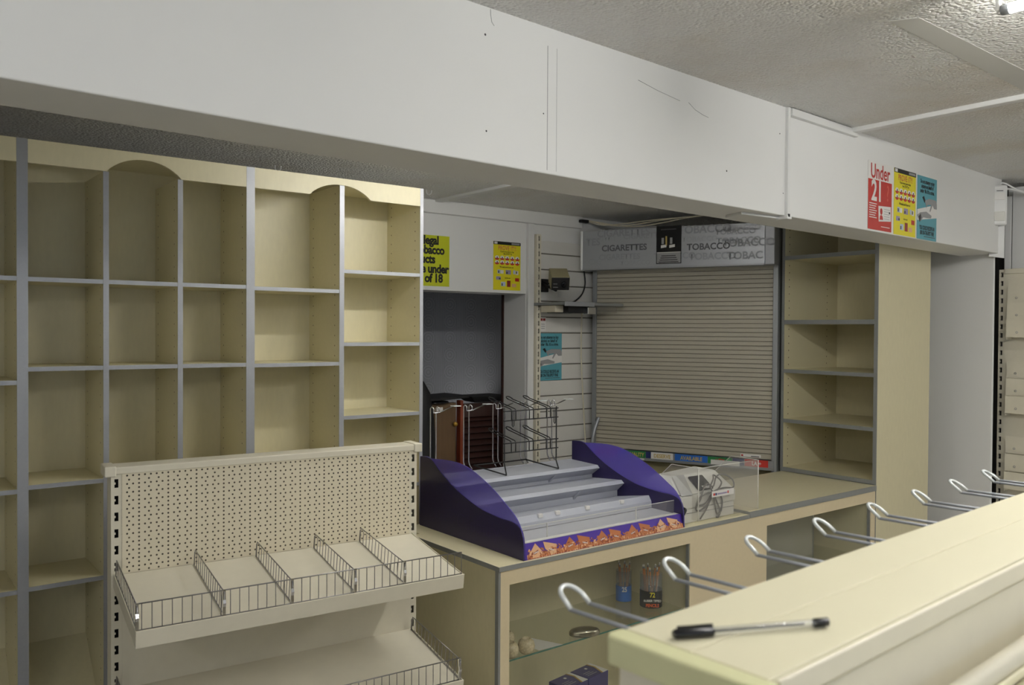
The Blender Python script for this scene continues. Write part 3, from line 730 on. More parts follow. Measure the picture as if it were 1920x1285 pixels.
# ================================================================== TILL + ACRYLIC SCREEN
def till():
    t = thing('cash_register', 'off white cash register with small black rear display', 'cash register', (2.93,2.505,.8805))
    MB().box(0,.375,0,.28,0,.062).build('cash_drawer', 'till', t, .004)
    MB().hull8([(.0,.0,.062),(.385,.0,.062),(.385,.29,.062),(.0,.29,.062)],[(.0,.0,.125),(.390,.0,.118),(.390,.29,.12),(.0,.29,.125)]).build('lower_body', 'till', t, .008)
    b = MB().hull8([(.0,.0,.125),(.390,.0,.118),(.390,.29,.12),(.0,.29,.125)],[(.05,.10,.196),(.340,.085,.205),(.350,.22,.205),(.04,.22,.19)]).build('upper_body', 'till', t, .014, 3)
    MB().hull8([(-.001,.0,.127),(.075,-.001,.126),(.12,.09,.198),(.048,.10,.198)],[(-.001,.002,.1275),(.075,.001,.1285),(.12,.092,.2005),(.048,.102,.2005)]).build('side_cover', 'till_grey', t, .001)
    # display on upper sloped face
    d = MB().hull8([(.125,.010,.134),(.225,.008,.134),(.218,.072,.188),(.125,.075,.188)],[(.125,.003,.140),(.225,.001,.140),(.218,.064,.195),(.125,.067,.195)]).build('display_window', 'black_gloss', t, .003)
    k = txt('lettering', 'Sharp', .024, 'ink_white', d, 0, 0, 0, .03, 1.2)
    k.matrix_local = Matrix.Translation((.185,.008,.150)) @ Matrix.Rotation(-math.radians(48),4,'X')
    MB().tube([(.03,-.001,.045),(.375,-.001,.040)], .001, 5).build('seam', 'ink_dark', t)
    MB().tube(smoothpath([(-.005,.02,.075),(.01,-.012,.07),(-.01,-.02,.05)]), .006, 8).build('plug', 'black', t)
    return t
till()
ac = thing('acrylic_screen', 'clear acrylic guard standing round the cash register', 'acrylic screen', (2.998,2.468,.881))
MB().box(0,.445,0,.004,.012,.250).build('front_panel', 'acrylic', ac)
for x in (0,.441):
    pl = [(0,.012),(0,.250),(.16,.250),(.33,.10),(.36,.012)]
    sp = MB().prism(pl,'x',x,x+.004).build('side_panel', 'acrylic', ac)
    MB().tube([(x+.002,0,.012),(x+.002,0,.250)], .0028, 6).build('bright_edge', 'acrylic_edge', sp)
    MB().tube([(x+.002,0,.250),(x+.002,.16,.250),(x+.002,.33,.10)], .0016, 6).build('polished_rim', 'acrylic_edge', sp)
MB().tube([(0,.002,.250),(.445,.002,.250)], .0016, 6).build('polished_rim', 'acrylic_edge', ac)
st = MB().box(.095,.255,-.0008,-.0002,.108,.136).build('sticker', 'ink_white', ac)
MB().box(.105,.118,-.0012,-.0008,.115,.126).build('red_mark','ink_red',st); MB().box(.120,.130,-.0012,-.0008,.115,.126).build('blue_mark','ink_navy',st)
MB().box(.134,.205,-.0012,-.0008,.117,.124).build('printed_line','ink_lilac',st); MB().box(.208,.216,-.0012,-.0008,.116,.128).build('red_mark','ink_red',st)
# coiled cable draped over the till
def P3(u, v, y=.0): return (2.93+u, 2.498+y, .881+v)
loop = [P3(.02+.10,.01),P3(.165,.055),P3(.205,.115),P3(.19,.15),P3(.21,.185),P3(.25,.195,.03),P3(.27,.165),P3(.24,.13),P3(.20,.125),P3(.12,.11),P3(.09,.06),P3(.12,.05),P3(.175,.075),P3(.215,.125),P3(.29,.135),P3(.36,.13),P3(.375,.165,.02),P3(.33,.19,.04),P3(.27,.185,.03),P3(.21,.15),P3(.17,.165,.01),P3(.12,.10),P3(.10,.075),P3(.16,.08),P3(.205,.115),P3(.225,.06),P3(.24,.02),P3(.27,.03),P3(.275,.085),P3(.235,.125),P3(.225,.10),P3(.262,.03),P3(.25,.004),P3(.235,-.0+.004,.0)]
tag(MB().tube(smoothpath(loop,5), .0036, 7).build('power_cable','cable'), 'grey power cable coiled in loops over the cash register', 'cable')

# ================================================================== TALL CABINET (right)
def tall_cabinet():
    t = thing('tall_cabinet', 'tall cream open shelf cabinet at the right end of the counter', 'cabinet', (4.509,2.455,0))
    D = .60; W = .62; zt = 2.49
    for (a,b,nm) in ((0,.022,'side_panel'),(W-.018,W,'side_panel')):
        MB().box(.003,D,a,b,0,zt,0).box(0,.003,a,b,0,zt,1).build(nm, ['laminate' if a == 0 else M['pins_side'],'edging_dull'], t)
    MB().box(D-.01,D,.018,W-.018,.02,zt).build('back_panel','laminate',t)
    for z, th in ((2.215,.024),(1.822,.024),(1.537,.020),(1.244,.020),(.955-.0,.020)):
        pass
    for z, th in ((2.214,.024),(1.822,.026),(1.520,.022),(1.215,.022)):
        MB().box(.0055,D-.01,.022,W-.018,z-th,z,0).box(.003,.0055,.022,W-.018,z-th,z,1).build('shelf',['laminate','edging_dull'],t)
    MB().box(.0055,D-.01,.022,W-.018,.894,.918,0).box(.002,.0055,.022,W-.018,.894,.918,1).build('shelf',['laminate','edging_dull'],t)
    MB().box(.0055,D-.01,.022,W-.018,.02,.86).build('lower_panel','laminate',t)
    return t
def m_pins_side():
    k = NT('drilled_laminate_side'); x = k.xyz(); pitch = .0436
    dz = k.math('MULTIPLY', k.math('SUBTRACT', k.math('FRACT', k.math('DIVIDE', x[2], pitch)), .5), pitch); m = None
    for xx in (.05,.47):
        dy = k.math('SUBTRACT', x[0], xx)
        h = k.math('LESS_THAN', k.math('SQRT', k.math('ADD', k.math('MULTIPLY', dy, dy), k.math('MULTIPLY', dz, dz))), .004)
        m = h if m is None else k.math('MAXIMUM', m, h)
    k.l(k.mix(m, CREAM, srgb(96,80,50)), k.b.inputs['Base Color']); k.b.inputs['Roughness'].default_value = .42
    return k.m
M['pins_side'] = m_pins_side()
tall_cabinet()

# ================================================================== SHUTTERED GANTRY
SA = math.radians(-65.8)
def gantry():
    t = thing('tobacco_gantry', 'grey tobacco display unit with closed beige roller shutter', 'shutter unit', (3.963,4.18,0), SA)
    W = 1.215
    # curtain: ribbed
    n = 43; z1, z0 = 2.16, .968; p = (z1-z0)/n; prof = []
    for i in range(n):
        z = z0+i*p; prof += [(.006,z),(0,z+p*.10),(0,z+p*.88),(.006,z+p*.90)]
    prof.append((.005,z1)); vs = []; fs = []
    for (y,z) in prof: vs += [(.028,y,z),(W-.026,y,z)]
    cu = MB().box(.028,W-.026,.0065,.02,z0,z1)
    for i in range(len(prof)-1): cu.add([vs[2*i],vs[2*i+1],vs[2*i+3],vs[2*i+2]],[(0,1,2,3)],1 if i%4 == 3 else 0)
    c = cu.build('shutter_curtain',['shutter','groove_shade'],t)
    MB().box(.028,W-.026,-.004,.01,.962,.985).build('bottom_rail','shutter',c,.002)
    st = MB().box(W-.215,W-.09,-.0050,-.0040,.969,.983+.004).build('sticker','ink_white',c)
    MB().box(W-.21,W-.198,-.0056,-.0050,.973,.983).build('red_mark','ink_red',st); MB().box(W-.15,W-.10,-.0056,-.0050,.972,.977).build('printed_line','ink_dark',st)
    for a, b in ((0,.028),(W-.026,W+.004)): MB().box(a,b,-.012,.14,.86,2.16).build('side_post','frame_grey',t,.002)
    MB().box(.0,W,.03,.14,.955,2.40).build('carcass','frame_grey',t)
    MB().box(.0,W,.045,.14,.0,.90).build('base_cabinet','olive',t)
    MB().box(.0,W,.0,.14,.900,.912).build('bottom_shelf','frame_grey',t)
    # header
    h = MB().box(-.035,W-.055,-.118,.04,2.155,2.412).build('header_sign','alu',t,.004)
    MB().box(-.048,-.028,-.121,.05,2.150,2.415).build('header_end_cap','white_gloss',t,.008)
    MB().box(W-.06,W+.0,-.112,.04,2.155,2.412).build('header_end_trim','edging',t,.004)
    MB().box(-.03,W-.06,-.122,-.118,2.152,2.162).build('header_lip','edging',t)
    y = -.1188
    gm = [plain('sign_print_%d'%i, srgb(*c), .4, noise=.0) for i,c in enumerate(((92,94,98),(152,155,160),(160,163,168),(144,147,152)))]
    for i,g in enumerate(gm): M['sg%d'%i] = g
    def T(s, sz, x, z, k, al='CENTER'): txt('lettering', s, sz*.92, 'sg%d'%k, h, x, z, y-.0003*(k==0), .028, 1.0, al, 1.0)
    T('CIGARETTES',.060,.262,2.290,0); T('TOBACCO',.060,.815,2.276,0)
    T('CIGARETTES',.070,.255,2.388,3); T('TES',.070,.045,2.335,3,'CENTER'); T('CIGARETTES',.040,.10,2.352,2); T('CIGARETTES',.055,.40,2.362,1)
    T('CIGARETTES',.055,.23,2.232,1); T('CIGARETTES',.04,.50,2.388,2); T('TOBACCO',.075,.79,2.385,3)
    T('TOBACCO',.05,1.02,2.382,2); T('TOBACCO',.055,.98,2.362,1); T('TOBACCO',.05,.76,2.325,2); T('TOBACCO',.06,1.0,2.305,1); T('TOBACCO',.07,1.06,2.29,3,'CENTER')
    T('TOBACCO',.065,.84,2.215,1); T('TOBAC',.070,1.04,2.212,3,'CENTER'); T('CIG',.06,.06,2.205,2); T('TOBACCO',.045,.34,2.190,2); T('TOBACCO',.06,.60,2.225,1)
    # price strip cards
    cards = [(.035,.20,'ink_red','LA +','ink_white'),(.20,.245,'ink_blue','',None),(.245,.39,'ink_green','QUALITY','ink_gold'),(.39,.425,'ink_navy','',None),(.425,.575,'ink_white','DESERVE','ink_gold'),
             (.585,.80,'ink_blue','AVAILABLE','ink_gold'),(.80,.955,'ink_green','LITY','ink_red'),(.955,1.03,'ink_navy','',None),(1.03,1.175,'ink_red','LA +','ink_white')]
    for a,b,m,s,tm in cards:
        c = MB().box(a,b-.003,-.022,-.019,.914,.957).build('price_card', m, t)
        if s: txt('lettering', s, .034, tm, c, (a+b)/2, .933, -.0228, .03, .85)
    MB().box(.01,W-.01,-.019,.04,.912,.955).build('card_holder','frame_grey',t)
    MB().box(.01,W-.01,-.024,-.004,.897,.914).build('holder_lip','edging_dull',t)
    for a, b, z in ((.29,.38,.905),(.82,1.0,.925)): MB().box(a,b,-.027,-.0245,z-(.006 if z<.91 else .016),z+(.006 if z<.91 else .014)).build('ticket','ink_white',t)
    # framed notice on header
    f = MB().box(.482,.645,-.1225,-.1190,2.178,2.418).build('tobacco_notice','black_gloss',t)
    def fb(x0,x1,z0,z1,m,nm): MB().box(.482+x0,.482+x1,-.1232,-.1225,2.178+z0,2.178+z1).build(nm,m,f)
    fb(.004,.159,.004,.070,'ink_grey','text_panel')
    for i in range(4): MB().box(.482+.016+.006*i,.645-.018-.006*i,-.1238,-.1232,2.186+.013*i,2.192+.013*i).build('printed_line','ink_dark',f)
    fb(.004,.159,.070,.074,'ink_white','white_rule')
    for x in (.030,.085):
        MB().prism([(.482+x,2.178+.10),(.482+x+.036,2.178+.105),(.482+x+.036,2.178+.122),(.482+x,2.178+.118)],'y',-.1232,-.1225).build('packet','ink_white',f)
        fb(x+.004,x+.02,.125,.165,'ink_grey','packet_top')
    fb(.06,.07,.115,.175,'ink_gold','gold_stripe')
    fb(.03,.13,.214,.222,'ink_dark','printed_line')
    # cable loops on top
    m = MB()
    for k in range(3): m.tube(smoothpath([(-.05,-.02,2.50),(.10+.1*k,-.04,2.455-.01*k),(.45+.1*k,-.02,2.475),(.9,.0,2.49+.005*k)],6), .004, 6)
    m.build('loose_cables','cord',t)
    return t
gantry()
# cables/black fixing near ceiling corner
tag(MB().box(3.86,3.93,4.19,4.22,2.478,2.498).build('cable_clamp','black',None,.004), 'black cable clamp at the top of the back wall by the tobacco unit', 'clamp')

# ================================================================== SLATWALL and things on it
def slatwall():
    t = thing('slatwall_panel', 'off white slatwall panel between the doorway and tobacco unit', 'wall panel', (3.525,4.25,0))
    z = .06; pitch = .1037; prof = []; g = 1.1105-.1037*10
    zs = [g+pitch*i for i in range(30) if g+pitch*i < 2.33]
    mb = MB(); prev = .0; W = .52
    for zz in zs:
        if zz-.004 > prev+.01: mb.box(0,W,-.018,-.001,prev,zz-.004)
        prev = zz+.004
    mb.box(0,W,-.018,-.001,prev,2.335); mb.build('slats','slat',t,.0015)
    MB().box(0,W,-.006,-.001,0,2.33).build('groove_backing','groove_shade',t)  # groove shade put into the backing colour
    return t
slatwall()
sp_ = upright_mb(3.487,3.521,4.205,4.249,.0,2.372,2.345,.05,.010,.030).build('slotted_upright','gondola')
tag(sp_, 'cream slotted steel wall strip beside the slatwall', 'slotted strip'); MB().box(3.490,3.518,4.225,4.228,.02,2.36).build('slot_shade','dark',sp_)  # inner dark strip stands for shade behind the slots
# old security camera
cam = thing('security_camera', 'old beige box security camera with black front on the slatwall', 'camera', (3.60,4.23,2.04), 0)
MB().box(-.078,-.005,-.016,0,-.040,.045).build('wall_plate','black',cam,.003)
MB().tube([(-.06,-.015,.01),(-.055,-.08,-.01),(-.075,-.17,-.035)],.009,10).build('bracket_arm','black',cam)
MB().tube([(-.06,-.015,.03),(-.050,-.08,.01),(-.075,-.16,-.025)],.006,10).build('bracket_arm','black',cam)
bd = MB().box(-.058,.058,-.075,.090,-.042,.045).build('body','olive',cam,.005); bd.location = (-.085,-.21,.030); bd.rotation_euler = (.42,0,-.60)
fr = MB().box(-.056,.056,-.080,-.073,-.040,.043).build('front_plate','black',bd,.003)
MB().lathe([(0,.0),(.018,0),(.018,.012),(.012,.014),(0,.012)],(0,0,0),20).build('lens','black_gloss',fr).matrix_local = Matrix.Translation((.022,-.080,.0)) @ Matrix.Rotation(PI/2,4,'X')
MB().box(-.045,-.02,-.0812,-.080,.0,.003).build('marking','ink_grey',fr); MB().box(-.045,-.015,-.0812,-.080,-.022,-.019).build('marking','ink_grey',fr)
tag(MB().tube(smoothpath([(3.915,4.222,2.16),(3.92,4.215,2.07),(3.89,4.21,2.0),(3.82,4.20,1.95),(3.76,4.18,1.935)],6),.005,7).build('camera_cable','black'),'black cable curving down from the header to the small shelf','cable')
# small glass/steel shelf
sh = thing('bracket_shelf', 'small grey shelf on brackets under the security camera', 'shelf', (3.50,4.23,1.91))
MB().prism([(-.02,-.30),(.50,-.30),(.47,-.12),(.42,0),(-.02,0)],'z',.0,.018).build('shelf_board','edging_dull',sh,.002)
MB().box(-.02,.23,-.31,-.30,-.008,.020).build('front_strip','edging',sh,.002)
MB().box(.06,.24,-.25,-.04,-.048,-.001).build('black_box','black',sh,.003)
MB().box(-.01,.07,-.20,-.06,-.045,-.001).build('socket_box','cord',sh,.003)
MB().box(.20,.27,-.28,-.24,-.055,-.01).build('chrome_fixing','chrome',sh,.003)
MB().box(.28,.46,-.28,-.05,-.045,-.001).build('clear_tray','acrylic',sh)
tag(MB().tube(smoothpath([(3.86,4.18,1.87),(3.865,4.19,1.6),(3.875,4.18,1.3),(3.895,4.17,.95),(3.90,4.16,.70)],6),.005,7).build('hanging_cord','cord'),'cream cord hanging from the shelf down the slatwall','cord')
tag(MB().tube(smoothpath([(3.985,4.14,1.16),(3.94,4.14,1.06),(3.925,4.14,.95),(3.925,4.14,.70)],6),.012,9).build('metal_tube','zinc'),'curved silver metal tube beside the tobacco unit','tube')
tk = MB().box(3.535,3.585,4.2285,4.2315,1.745,1.835).build('wall_sticker','ink_white'); tag(tk,'small white sticker with purple marks above the teal poster','sticker')
MB().box(3.54,3.556,4.2278,4.2285,1.812,1.828).build('purple_mark','ink_darkred',tk); MB().box(3.56,3.58,4.2278,4.2285,1.812,1.828).build('purple_mark','ink_darkred',tk)
for i in range(3): MB().box(3.545,3.575,4.2278,4.2285,1.76+.014*i,1.764+.014*i).build('printed_line','ink_grey',tk)

# ================================================================== POSTERS
def poster(mat, w, h, loc, rz, label, name='poster'):
    mb = MB()
    o = mb.box(0,w,-.0012,0,0,h).build(name, mat); o.location = loc; o.rotation_euler.z = rz
    tag(o, label, 'poster'); return o
def rect(p, x0, x1, z0, z1, m, nm, e=1): MB().box(x0,x1,-.0012-.0005*e,-.0012,z0,z1).build(nm, m, p)
def poly(p, pts, m, nm, e=1): MB().prism(pts,'y',-.0012-.0005*e,-.0012).build(nm, m, p)
def prove_it(w, h, loc, rz, label):
    p = poster('paper_yellow', w, h, loc, rz, label)
    rect(p,0,w,h*.935,h,'ink_black','black_bar'); rect(p,w*.03,w*.14,h*.945,h*.99,'ink_white','emblem',2); rect(p,w*.66,w*.96,h*.95,h*.985,'ink_grey','bar_logo',2)
    txt('heading','PROVE IT!!',h*.125,'ink_redfaint',p,w*.5,h*.865,-.002,.015,.66*w/(h*.66),'CENTER',1.12)
    txt('small_print',"If you're too young to buy",h*.05,'ink_black',p,w*.5,h*.795,-.002,.02,.62*w/(h*.66))
    txt('small_print',"then DON'T try",h*.05,'ink_black',p,w*.52,h*.75,-.002,.02,.62*w/(h*.66))
    for r in range(2):
        for c in range(5):
            x = w*(.13+.187*c); z = h*(.665-.095*r)
            a = [(x+w*.075*math.cos(2*PI*k/14), z+h*.043*math.sin(2*PI*k/14)) for k in range(14)]
            poly(p,a,'ink_white','icon',1)
            a = [(x+w*.078*math.cos(PI+PI*k/7), z-h*.008+h*.04*math.sin(PI+PI*k/7)) for k in range(8)]
            poly(p,a,'ink_red','icon_base',2); rect(p,x-w*.012,x+w*.02,z-h*.012,z+h*.02,'ink_dark','icon_mark',3)
    txt('small_print','We need proof of your age',h*.05,'ink_black',p,w*.48,h*.475,-.002,.02,.6*w/(h*.66))
    for x0,x1,z0,z1,m in ((.15,.26,.34,.42,'ink_paleblue'),(.27,.37,.34,.41,'ink_white'),(.45,.64,.33,.42,'ink_lilac'),(.73,.80,.34,.42,'ink_paleblue'),(.82,.92,.33,.41,'ink_white'),
        (.10,.27,.21,.28,'ink_lilac'),(.80,.95,.19,.26,'ink_red'),(.28,.44,.08,.17,'ink_paleblue'),(.50,.63,.07,.20,'ink_darkred'),(.68,.84,.07,.14,'caramel_light')):
        rect(p,w*x0,w*x1,h*z0,h*z1,m,'printed_card')
    for x0,x1,z0,z1 in ((.17,.21,.35,.40),(.47,.52,.34,.38),(.83,.87,.35,.40),(.2,.26,.22,.25),(.3,.34,.09,.14)): rect(p,w*x0,w*x1,h*z0,h*z1,'ink_dark','card_photo',2)
    txt('small_print','No ID no sale',h*.035,'ink_black',p,w*.52,h*.25,-.002,.02,.7)
    return p
def teal(w, h, loc, rz, label):
    p = poster('paper_teal', w, h, loc, rz, label); k = w/(h*.7)
    for i,s in enumerate(('Do not attempt to buy','alcohol on behalf of',"under 18s. It's a crime.")):
        txt('heading',s,h*.088,'ink_black',p,w*.5,h*(.915-.075*i),-.002,.035,.58*k,'CENTER',1.06)
    poly(p,[(0,h*.46),(w,h*.60),(w,h*.38),(0,h*.29)][::-1],'ink_white','white_band')
    poly(p,[(w*.25,h*.665),(w*.33,h*.69),(w*.40,h*.62),(w*.36,h*.585)],'ink_black','sleeve',2)
    poly(p,[(w*.38,h*.62),(w*.60,h*.665),(w*.95,h*.66),(w,h*.60),(w,h*.52),(w*.86,h*.52),(w*.78,h*.575),(w*.66,h*.46),(w*.62,h*.47),(w*.70,h*.575),(w*.5,h*.56),(w*.46,h*.51)],'ink_grey','upper_hand',2)
    poly(p,[(0,h*.37),(w*.15,h*.42),(w*.45,h*.45),(w*.72,h*.40),(w*.70,h*.36),(w*.5,h*.35),(w*.3,h*.35),(w*.18,h*.29),(w*.1,h*.28)],'ink_grey','lower_hand',3)
    poly(p,[(w*.05,h*.35),(w*.16,h*.40),(w*.2,h*.34),(w*.12,h*.27)],'ink_dark','cuff',4)
    txt('heading','YOU COULD RECEIVE AN',h*.088,'ink_black',p,w*.5,h*.185,-.002,.04,.50*k,'CENTER',1.08)
    txt('heading','\u00a380 ON-THE-SPOT FINE',h*.088,'ink_black',p,w*.5,h*.105,-.002,.04,.50*k,'CENTER',1.08)
    rect(p,w*.35,w*.92,h*.045,h*.055,'ink_dark','small_print')
    return p
def under21(w, h, loc, rz, label):
    p = poster('ink_white', w, h, loc, rz, label)
    rect(p,0,w,0,h*.735,'ink_red','red_field')
    txt('heading','Under',h*.30,'ink_red',p,w*.5,h*.85,-.002,.018,.80)
    txt('numerals','21',h*.42,'ink_white',p,w*.36,h*.56,-.0025,.028,.86)
    txt('numerals','?',h*.34,'ink_redfaint',p,w*.82,h*.56,-.0025,.01,.8)
    for i in range(7): rect(p,w*.05,w*(.36-.03*(i%3)),h*(.375-.034*i),h*(.388-.034*i),'ink_white','small_print',2)
    poly(p,[(w*.45,h*.10+.01),(w*.97,h*.13+.01),(w*.96,h*.35+.01),(w*.43,h*.33+.01)],'ink_white','identity_card',2)
    a = [(w*.55+w*.05*math.cos(2*PI*k/12), h*.285+h*.05*math.sin(2*PI*k/12)) for k in range(12)]
    poly(p,a,'ink_red','figure_head',3); poly(p,[(w*.48,h*.16),(w*.63,h*.165),(w*.60,h*.22),(w*.55,h*.235),(w*.50,h*.22)],'ink_red','figure_body',3)
    for i in range(5): rect(p,w*.67,w*(.90 if i else .92),h*(.325-.036*i),h*(.331-.036*i),'ink_grey','card_line',3)
    rect(p,w*.88,w*.93,h*.27,h*.30,'ink_black','card_mark',3); rect(p,w*.55,w*.92,h*.055,h*.065,'ink_white','small_print',2)
    return p
ang = BR
under21(.245,.322,(3.757,beamy(3.757)-.001,2.238),ang,'red and white Under 21 poster on the beam, leftmost of three')
prove_it(.245,.326,(4.028,beamy(4.028)-.001,2.234),ang,'yellow PROVE IT poster on the beam between the red and teal posters')
teal(.238,.326,(4.292,beamy(4.292)-.001,2.232),ang,'teal underage alcohol poster on the beam, rightmost of three')
prove_it(.217,.306,(3.167,4.249,2.003),0,'yellow PROVE IT poster on the white wall over the doorway')
teal(.222,.310,(3.504,4.231,1.420),0,'teal underage alcohol poster on the slatwall')
p = poster('paper_lime',.47,.302,(2.366,4.249,2.009),0,'yellow green tobacco law notice half hidden behind the shelving unit')
for i,s_ in enumerate(('It is illegal','to sell tobacco','products','to anyone under','the age of 18')):
    txt('lettering', s_, .070, 'ink_black', p, (.394,.434,.369,.464,.423)[i], (.270,.213,.158,.101,.045)[i], -.002, .042, .92, 'RIGHT', .95)

# ================================================================== THINGS BEYOND THE DOORWAY
d1 = thing('wooden_door', 'plain brown wooden door leaf leaning in the doorway', 'door leaf', (2.905,4.60,0))
MB().box(0,.225,0,.04,0,1.27).build('leaf','wood',d1,.003)
MB().lathe([(0,0),(.012,.004),(.016,.016),(.012,.026),(0,.03)],(0,0,0),16).build('door_knob','gold',d1).matrix_local = Matrix.Translation((.21,0,1.13)) @ Matrix.Rotation(PI/2,4,'X')
MB().box(.07,.12,-.001,0,1.22,1.245).build('white_tag','ink_white',d1)
d2 = thing('louvred_panel', 'dark mahogany louvred panel standing in the doorway', 'louvred panel', (3.145,4.58,0), math.radians(-3))
MB().box(0,.022,-.01,.04,0,1.285).build('red_edge','mahogany_edge',d2,.002)
MB().box(.30,.36,0,.035,0,1.26).box(.022,.30,0,.035,1.17,1.26).box(.022,.30,0,.035,0,.10).build('frame','mahogany',d2,.002)
for i in range(26):
    z = .12+.041*i; MB().add([(.022,.002,z),(.30,.002,z),(.30,.03,z+.036),(.022,.03,z+.036),(.022,.006,z-.002),(.30,.006,z-.002),(.30,.034,z+.034),(.022,.034,z+.034)],[(0,1,2,3),(7,6,5,4),(0,4,5,1),(3,2,6,7),(0,3,7,4),(1,5,6,2)]).build('slat','mahogany',d2)
sc = thing('flat_screen', 'black flat panel lying on top of the brown wooden door', 'flat screen', (2.88,4.55,1.272), math.radians(2))
MB().hull8([(0,0,.018),(.33,.0,.028),(.33,.28,.028),(0,.28,.018)],[(0,0,.036),(.33,0,.046),(.33,.28,.046),(0,.28,.036)]).build('panel','black',sc,.003)
MB().lathe([(0,0),(.11,0),(.10,.01),(.03,.02),(.03,.03),(0,.03)],(.12,.12,0),20).build('stand_foot','black_gloss',sc)
tag(MB().hull8([(3.28,4.60,1.262),(3.52,4.60,1.262),(3.52,4.75,1.262),(3.30,4.75,1.262)],[(3.24,4.58,1.305),(3.54,4.58,1.305),(3.54,4.78,1.305),(3.24,4.78,1.305)]).build('black_tray','black',None,.004),'black tray resting on top of the louvred panel','tray')
tag(MB().lathe([(0,0),(.16,0),(.17,.4),(.16,.9),(.13,1.2),(.09,1.36),(.03,1.43),(0,1.44)],(2.745,4.42,0),20,sx=.72,sy=.38).build('black_bag','black'),'tall black bag behind the shelving unit edge in the doorway','bag')

# ================================================================== RIGHT SIDE: sensor, far gondola
pir = thing('alarm_sensor', 'white wall alarm sensor at the end of the beam', 'alarm sensor', (5.405,2.205,2.512), math.radians(-50))
MB().box(-.045,.045,-.035,0,-.12,.12).build('housing','white_gloss',pir,.012,3)
MB().box(-.028,.028,-.040,-.034,.03,.075).build('window','ink_white',pir,.003)
MB().box(-.030,.030,-.042,-.034,-.095,-.04).build('lens','acrylic_edge',pir,.006)
MB().box(-.018,.018,-.0402,-.0395,.082,.086).build('slot','ink_dark',pir)
mb = MB(); mb.box(0,.012,-.16,0,2.20,2.64)
o = MB().hull8([(5.395,2.245,2.212),(5.45,2.180,2.200),(5.458,2.186,2.200),(5.403,2.252,2.212)],[(5.395,2.245,2.64),(5.45,2.180,2.64),(5.458,2.186,2.64),(5.403,2.252,2.64)]).build('backing_board','white_gloss',None,.002)
tag(o,'white backing board behind the alarm sensor','board')
tag(MB().tube(smoothpath([(5.445,2.235,2.55),(5.445,2.23,2.62),(5.47,2.2,2.655),(5.56,2.12,2.60),(5.70,2.0,2.60)],6),.006,7).tube(smoothpath([(5.452,2.235,2.55),(5.452,2.23,2.60),(5.50,2.18,2.62),(5.60,2.08,2.585),(5.70,2.0,2.585)],6),.006,7).build('alarm_cable','white_gloss'),'white cables leaving the top of the alarm sensor','cable')
struct('trim_9', MB().box(5.476,5.90,2.34,2.38,0,2.68), 'dark')  # dark sheet painted as the shaded gap past the wall end
def far_gondola():
    t = thing('wall_shelving', 'tall cream slotted shelving with stepped display ledges at the right edge', 'shelving', (5.60,2.268,0), math.radians(-90))
    # local x runs along -Y, local -y faces -X
    u = upright_mb(0,.034,0,.06,0,2.142,2.11,.0535,.014,.030).build('upright','gondola',t); MB().box(.004,.03,.03,.033,.02,2.12).build('slot_shade','dark',u)  # dark inner sheet painted as slot shade
    MB().box(.034,1.0,-.002,.004,0,2.14).build('back_panel','gondola',t)
    MB().box(.036,1.0,-.012,.06,2.115,2.145).build('top_cap','gondola',t,.002)
    zz = 2.02
    for grp in range(5):
        for k in range(3):
            y = -.02-.032*k; x = .058+.010*k; z = zz-.105*k
            b = MB().box(x,1.0,y-.003,y,z-.085,z+.02).box(x,x+.002,y,.0,z-.10,z-.02).build('display_ledge','gondola',t)
            MB().lathe([(.004,0),(.007,0),(.007,.001),(.004,.001)],(0,0,0),12).build('rivet','ink_grey',b).matrix_local = Matrix.Translation((x+.05+.005*k,y-.003,z-.055)) @ Matrix.Rotation(PI/2,4,'X')
        zz -= .46
    return t
far_gondola()
tag(MB().box(5.665,5.68,2.228,2.266,0,2.60).build('white_board','white_gloss',None,.002),'narrow white board standing behind the far shelving','board')
tag(MB().box(5.664,5.68,1.2,2.222,2.150,2.652).build('white_board','white_gloss',None,.002),'wide white board above the far shelving','board')

# ================================================================== NEAR GONDOLA (foreground) with hooks and pen
NR = math.radians(3.05)
def near_gondola():
    t = thing('gondola_shelving', 'cream gondola in the foreground with flat top and yellowed end cap', 'gondola shelving', (.582,.563,0), NR)
    z = 1.465; L = 2.6
    MB().box(0,L,-.073,.002,z-.030,z).build('top_panel','gondola_top',t,.001)
    MB().box(0,L,-.152,-.0738,z-.0305,z-.0003).build('top_panel','gondola_top',t,.001)
    MB().box(.012,L,-.156,-.150,z-.026,z-.004).build('side_rail','gondola',t,.0015)
    MB().box(.012,L,-.152,-.146,0,z-.030).build('side_panel','gondola',t)
    MB().box(.012,L,-.012,-.006,0,z-.030).build('side_panel','gondola',t)
    MB().prism([(-.026,-.160),(-.002,-.164),(-.002,.004),(-.020,.006),(-.028,.0)],'z',z-.027,z+.001).build('end_cap','green_cap',t,.003)
    for y0,y1 in ((-.070,.0),(-.150,-.088)): MB().box(-.012,.012,y0,y1,0,z-.026).build('end_post','gondola',t,.002)
    # lower shelf on the near side with tubular rail
    MB().hull8([(.02,-.52,1.20),(L,-.52,1.20),(L,-.175,1.315),(.02,-.175,1.315)],[(.02,-.52,1.22),(L,-.52,1.22),(L,-.175,1.335),(.02,-.175,1.335)]).build('shelf','gondola_top',t,.003)
    MB().tube([(.012,-.178,1.372),(L,-.178,1.372)],.012,16).build('tubular_rail','gondola',t)
    MB().box(.012,L,-.190,-.160,1.352,1.362).build('rail_seat','gondola_top',t,.002)
    MB().box(-.01,L,-.56,.05,0,.10).build('base','gondola',t,.003)
    return t
ng = near_gondola()
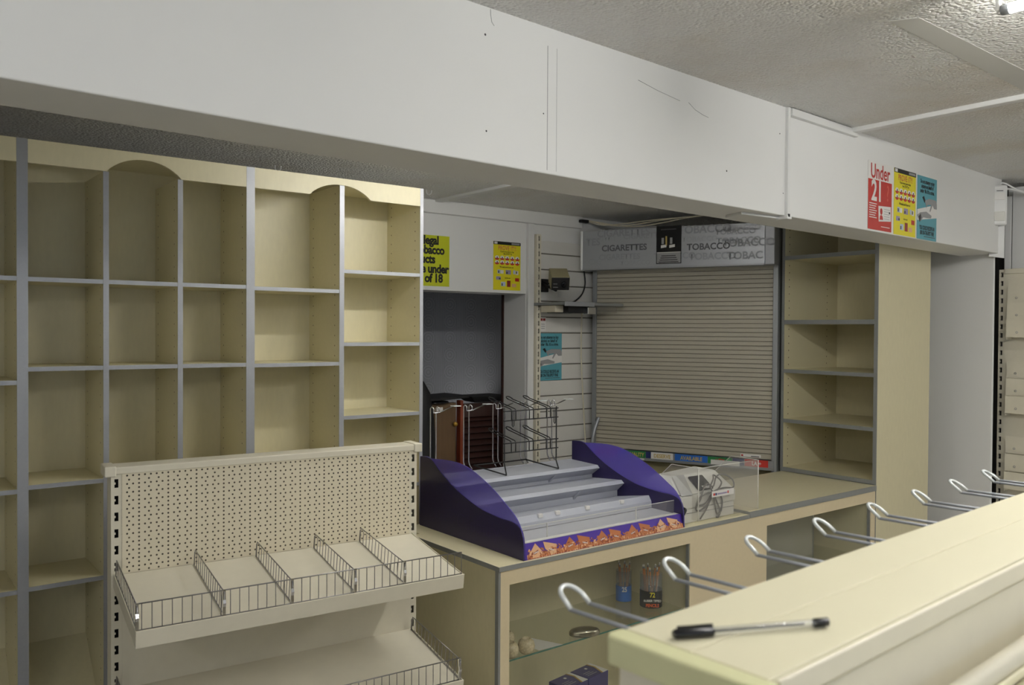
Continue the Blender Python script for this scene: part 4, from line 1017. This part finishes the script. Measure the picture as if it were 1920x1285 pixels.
def near_hook():
    t = thing('display_hook', '', 'hook', (0,0,0), NR+.05); r = .0026
    m = MB()
    for s in (-1,1): m.tube([(s*.017,-.168,0),(s*.017,0,0),(s*.017,.004,.0005)], r, 8)
    m.build('prongs','zinc',t)
    p = [(-.017,.001,.0)]+[(-.0162*math.cos(math.radians(a)), .012+.016*math.sin(math.radians(a)), .009+.010*math.sin(math.radians(a))) for a in range(0,181,12)]+[(.017,.001,.0)]
    MB().tube(p, r*1.15, 8).build('tip_loop','white_wire',t)
    MB().box(-.03,.03,-.171,-.168,-.012,.012).build('back_plate','zinc',t)
    return t
words = ['nearest wire display hook, beside the yellowed end cap','second wire display hook from the near end','third wire display hook from the near end, before the blank counter panel','fourth wire display hook from the near end, before the right glass cabinet','fifth wire display hook from the near end, at the tall cabinet edge','sixth wire display hook from the near end, before the white pier','seventh wire display hook from the near end, before the white wall','last wire display hook, at the right edge of the picture']
k0 = near_hook()
pos = [(.684,.738),(.873,.742),(1.060,.748),(1.245,.752),(1.43,.762),(1.61,.772),(1.78,.78),(1.955,.79)]
for i,(x,y) in enumerate(pos):
    k = k0 if i == 0 else copy_tree(k0)
    k.location = (x,y,1.420+.0012*i); k['label'] = words[i]; k['group'] = 'display hooks along the near gondola'
# pen
pn = thing('ballpoint_pen', 'clear ballpoint pen with black cap lying on the foreground gondola', 'pen', (.595,.518,1.4702), math.atan2(.450-.518,.740-.595))
def hexbar(x0,x1,r0,r1,m,nm,seg=6): return MB().tube([(x0,0,0),(x1,0,0)],[r0,r1],seg).build(nm,m,pn)
MB().tube([(0,0,0),(.003,0,0),(.038,0,0),(.040,0,0)],[.0030,.0046,.0052,.0050],14).build('cap','black_gloss',pn)
MB().box(.004,.040,-.001,.001,.004,.0072).build('clip','black_gloss',pn,.0005)
hexbar(.040,.146,.0038,.0038,'clear_tub','barrel'); hexbar(.040,.135,.0013,.0013,'ink_dark','ink_tube',8)
MB().tube([(.146,0,0),(.160,0,0)],.0044,12).build('end_plug','black_gloss',pn)
bpy.context.view_layer.update()
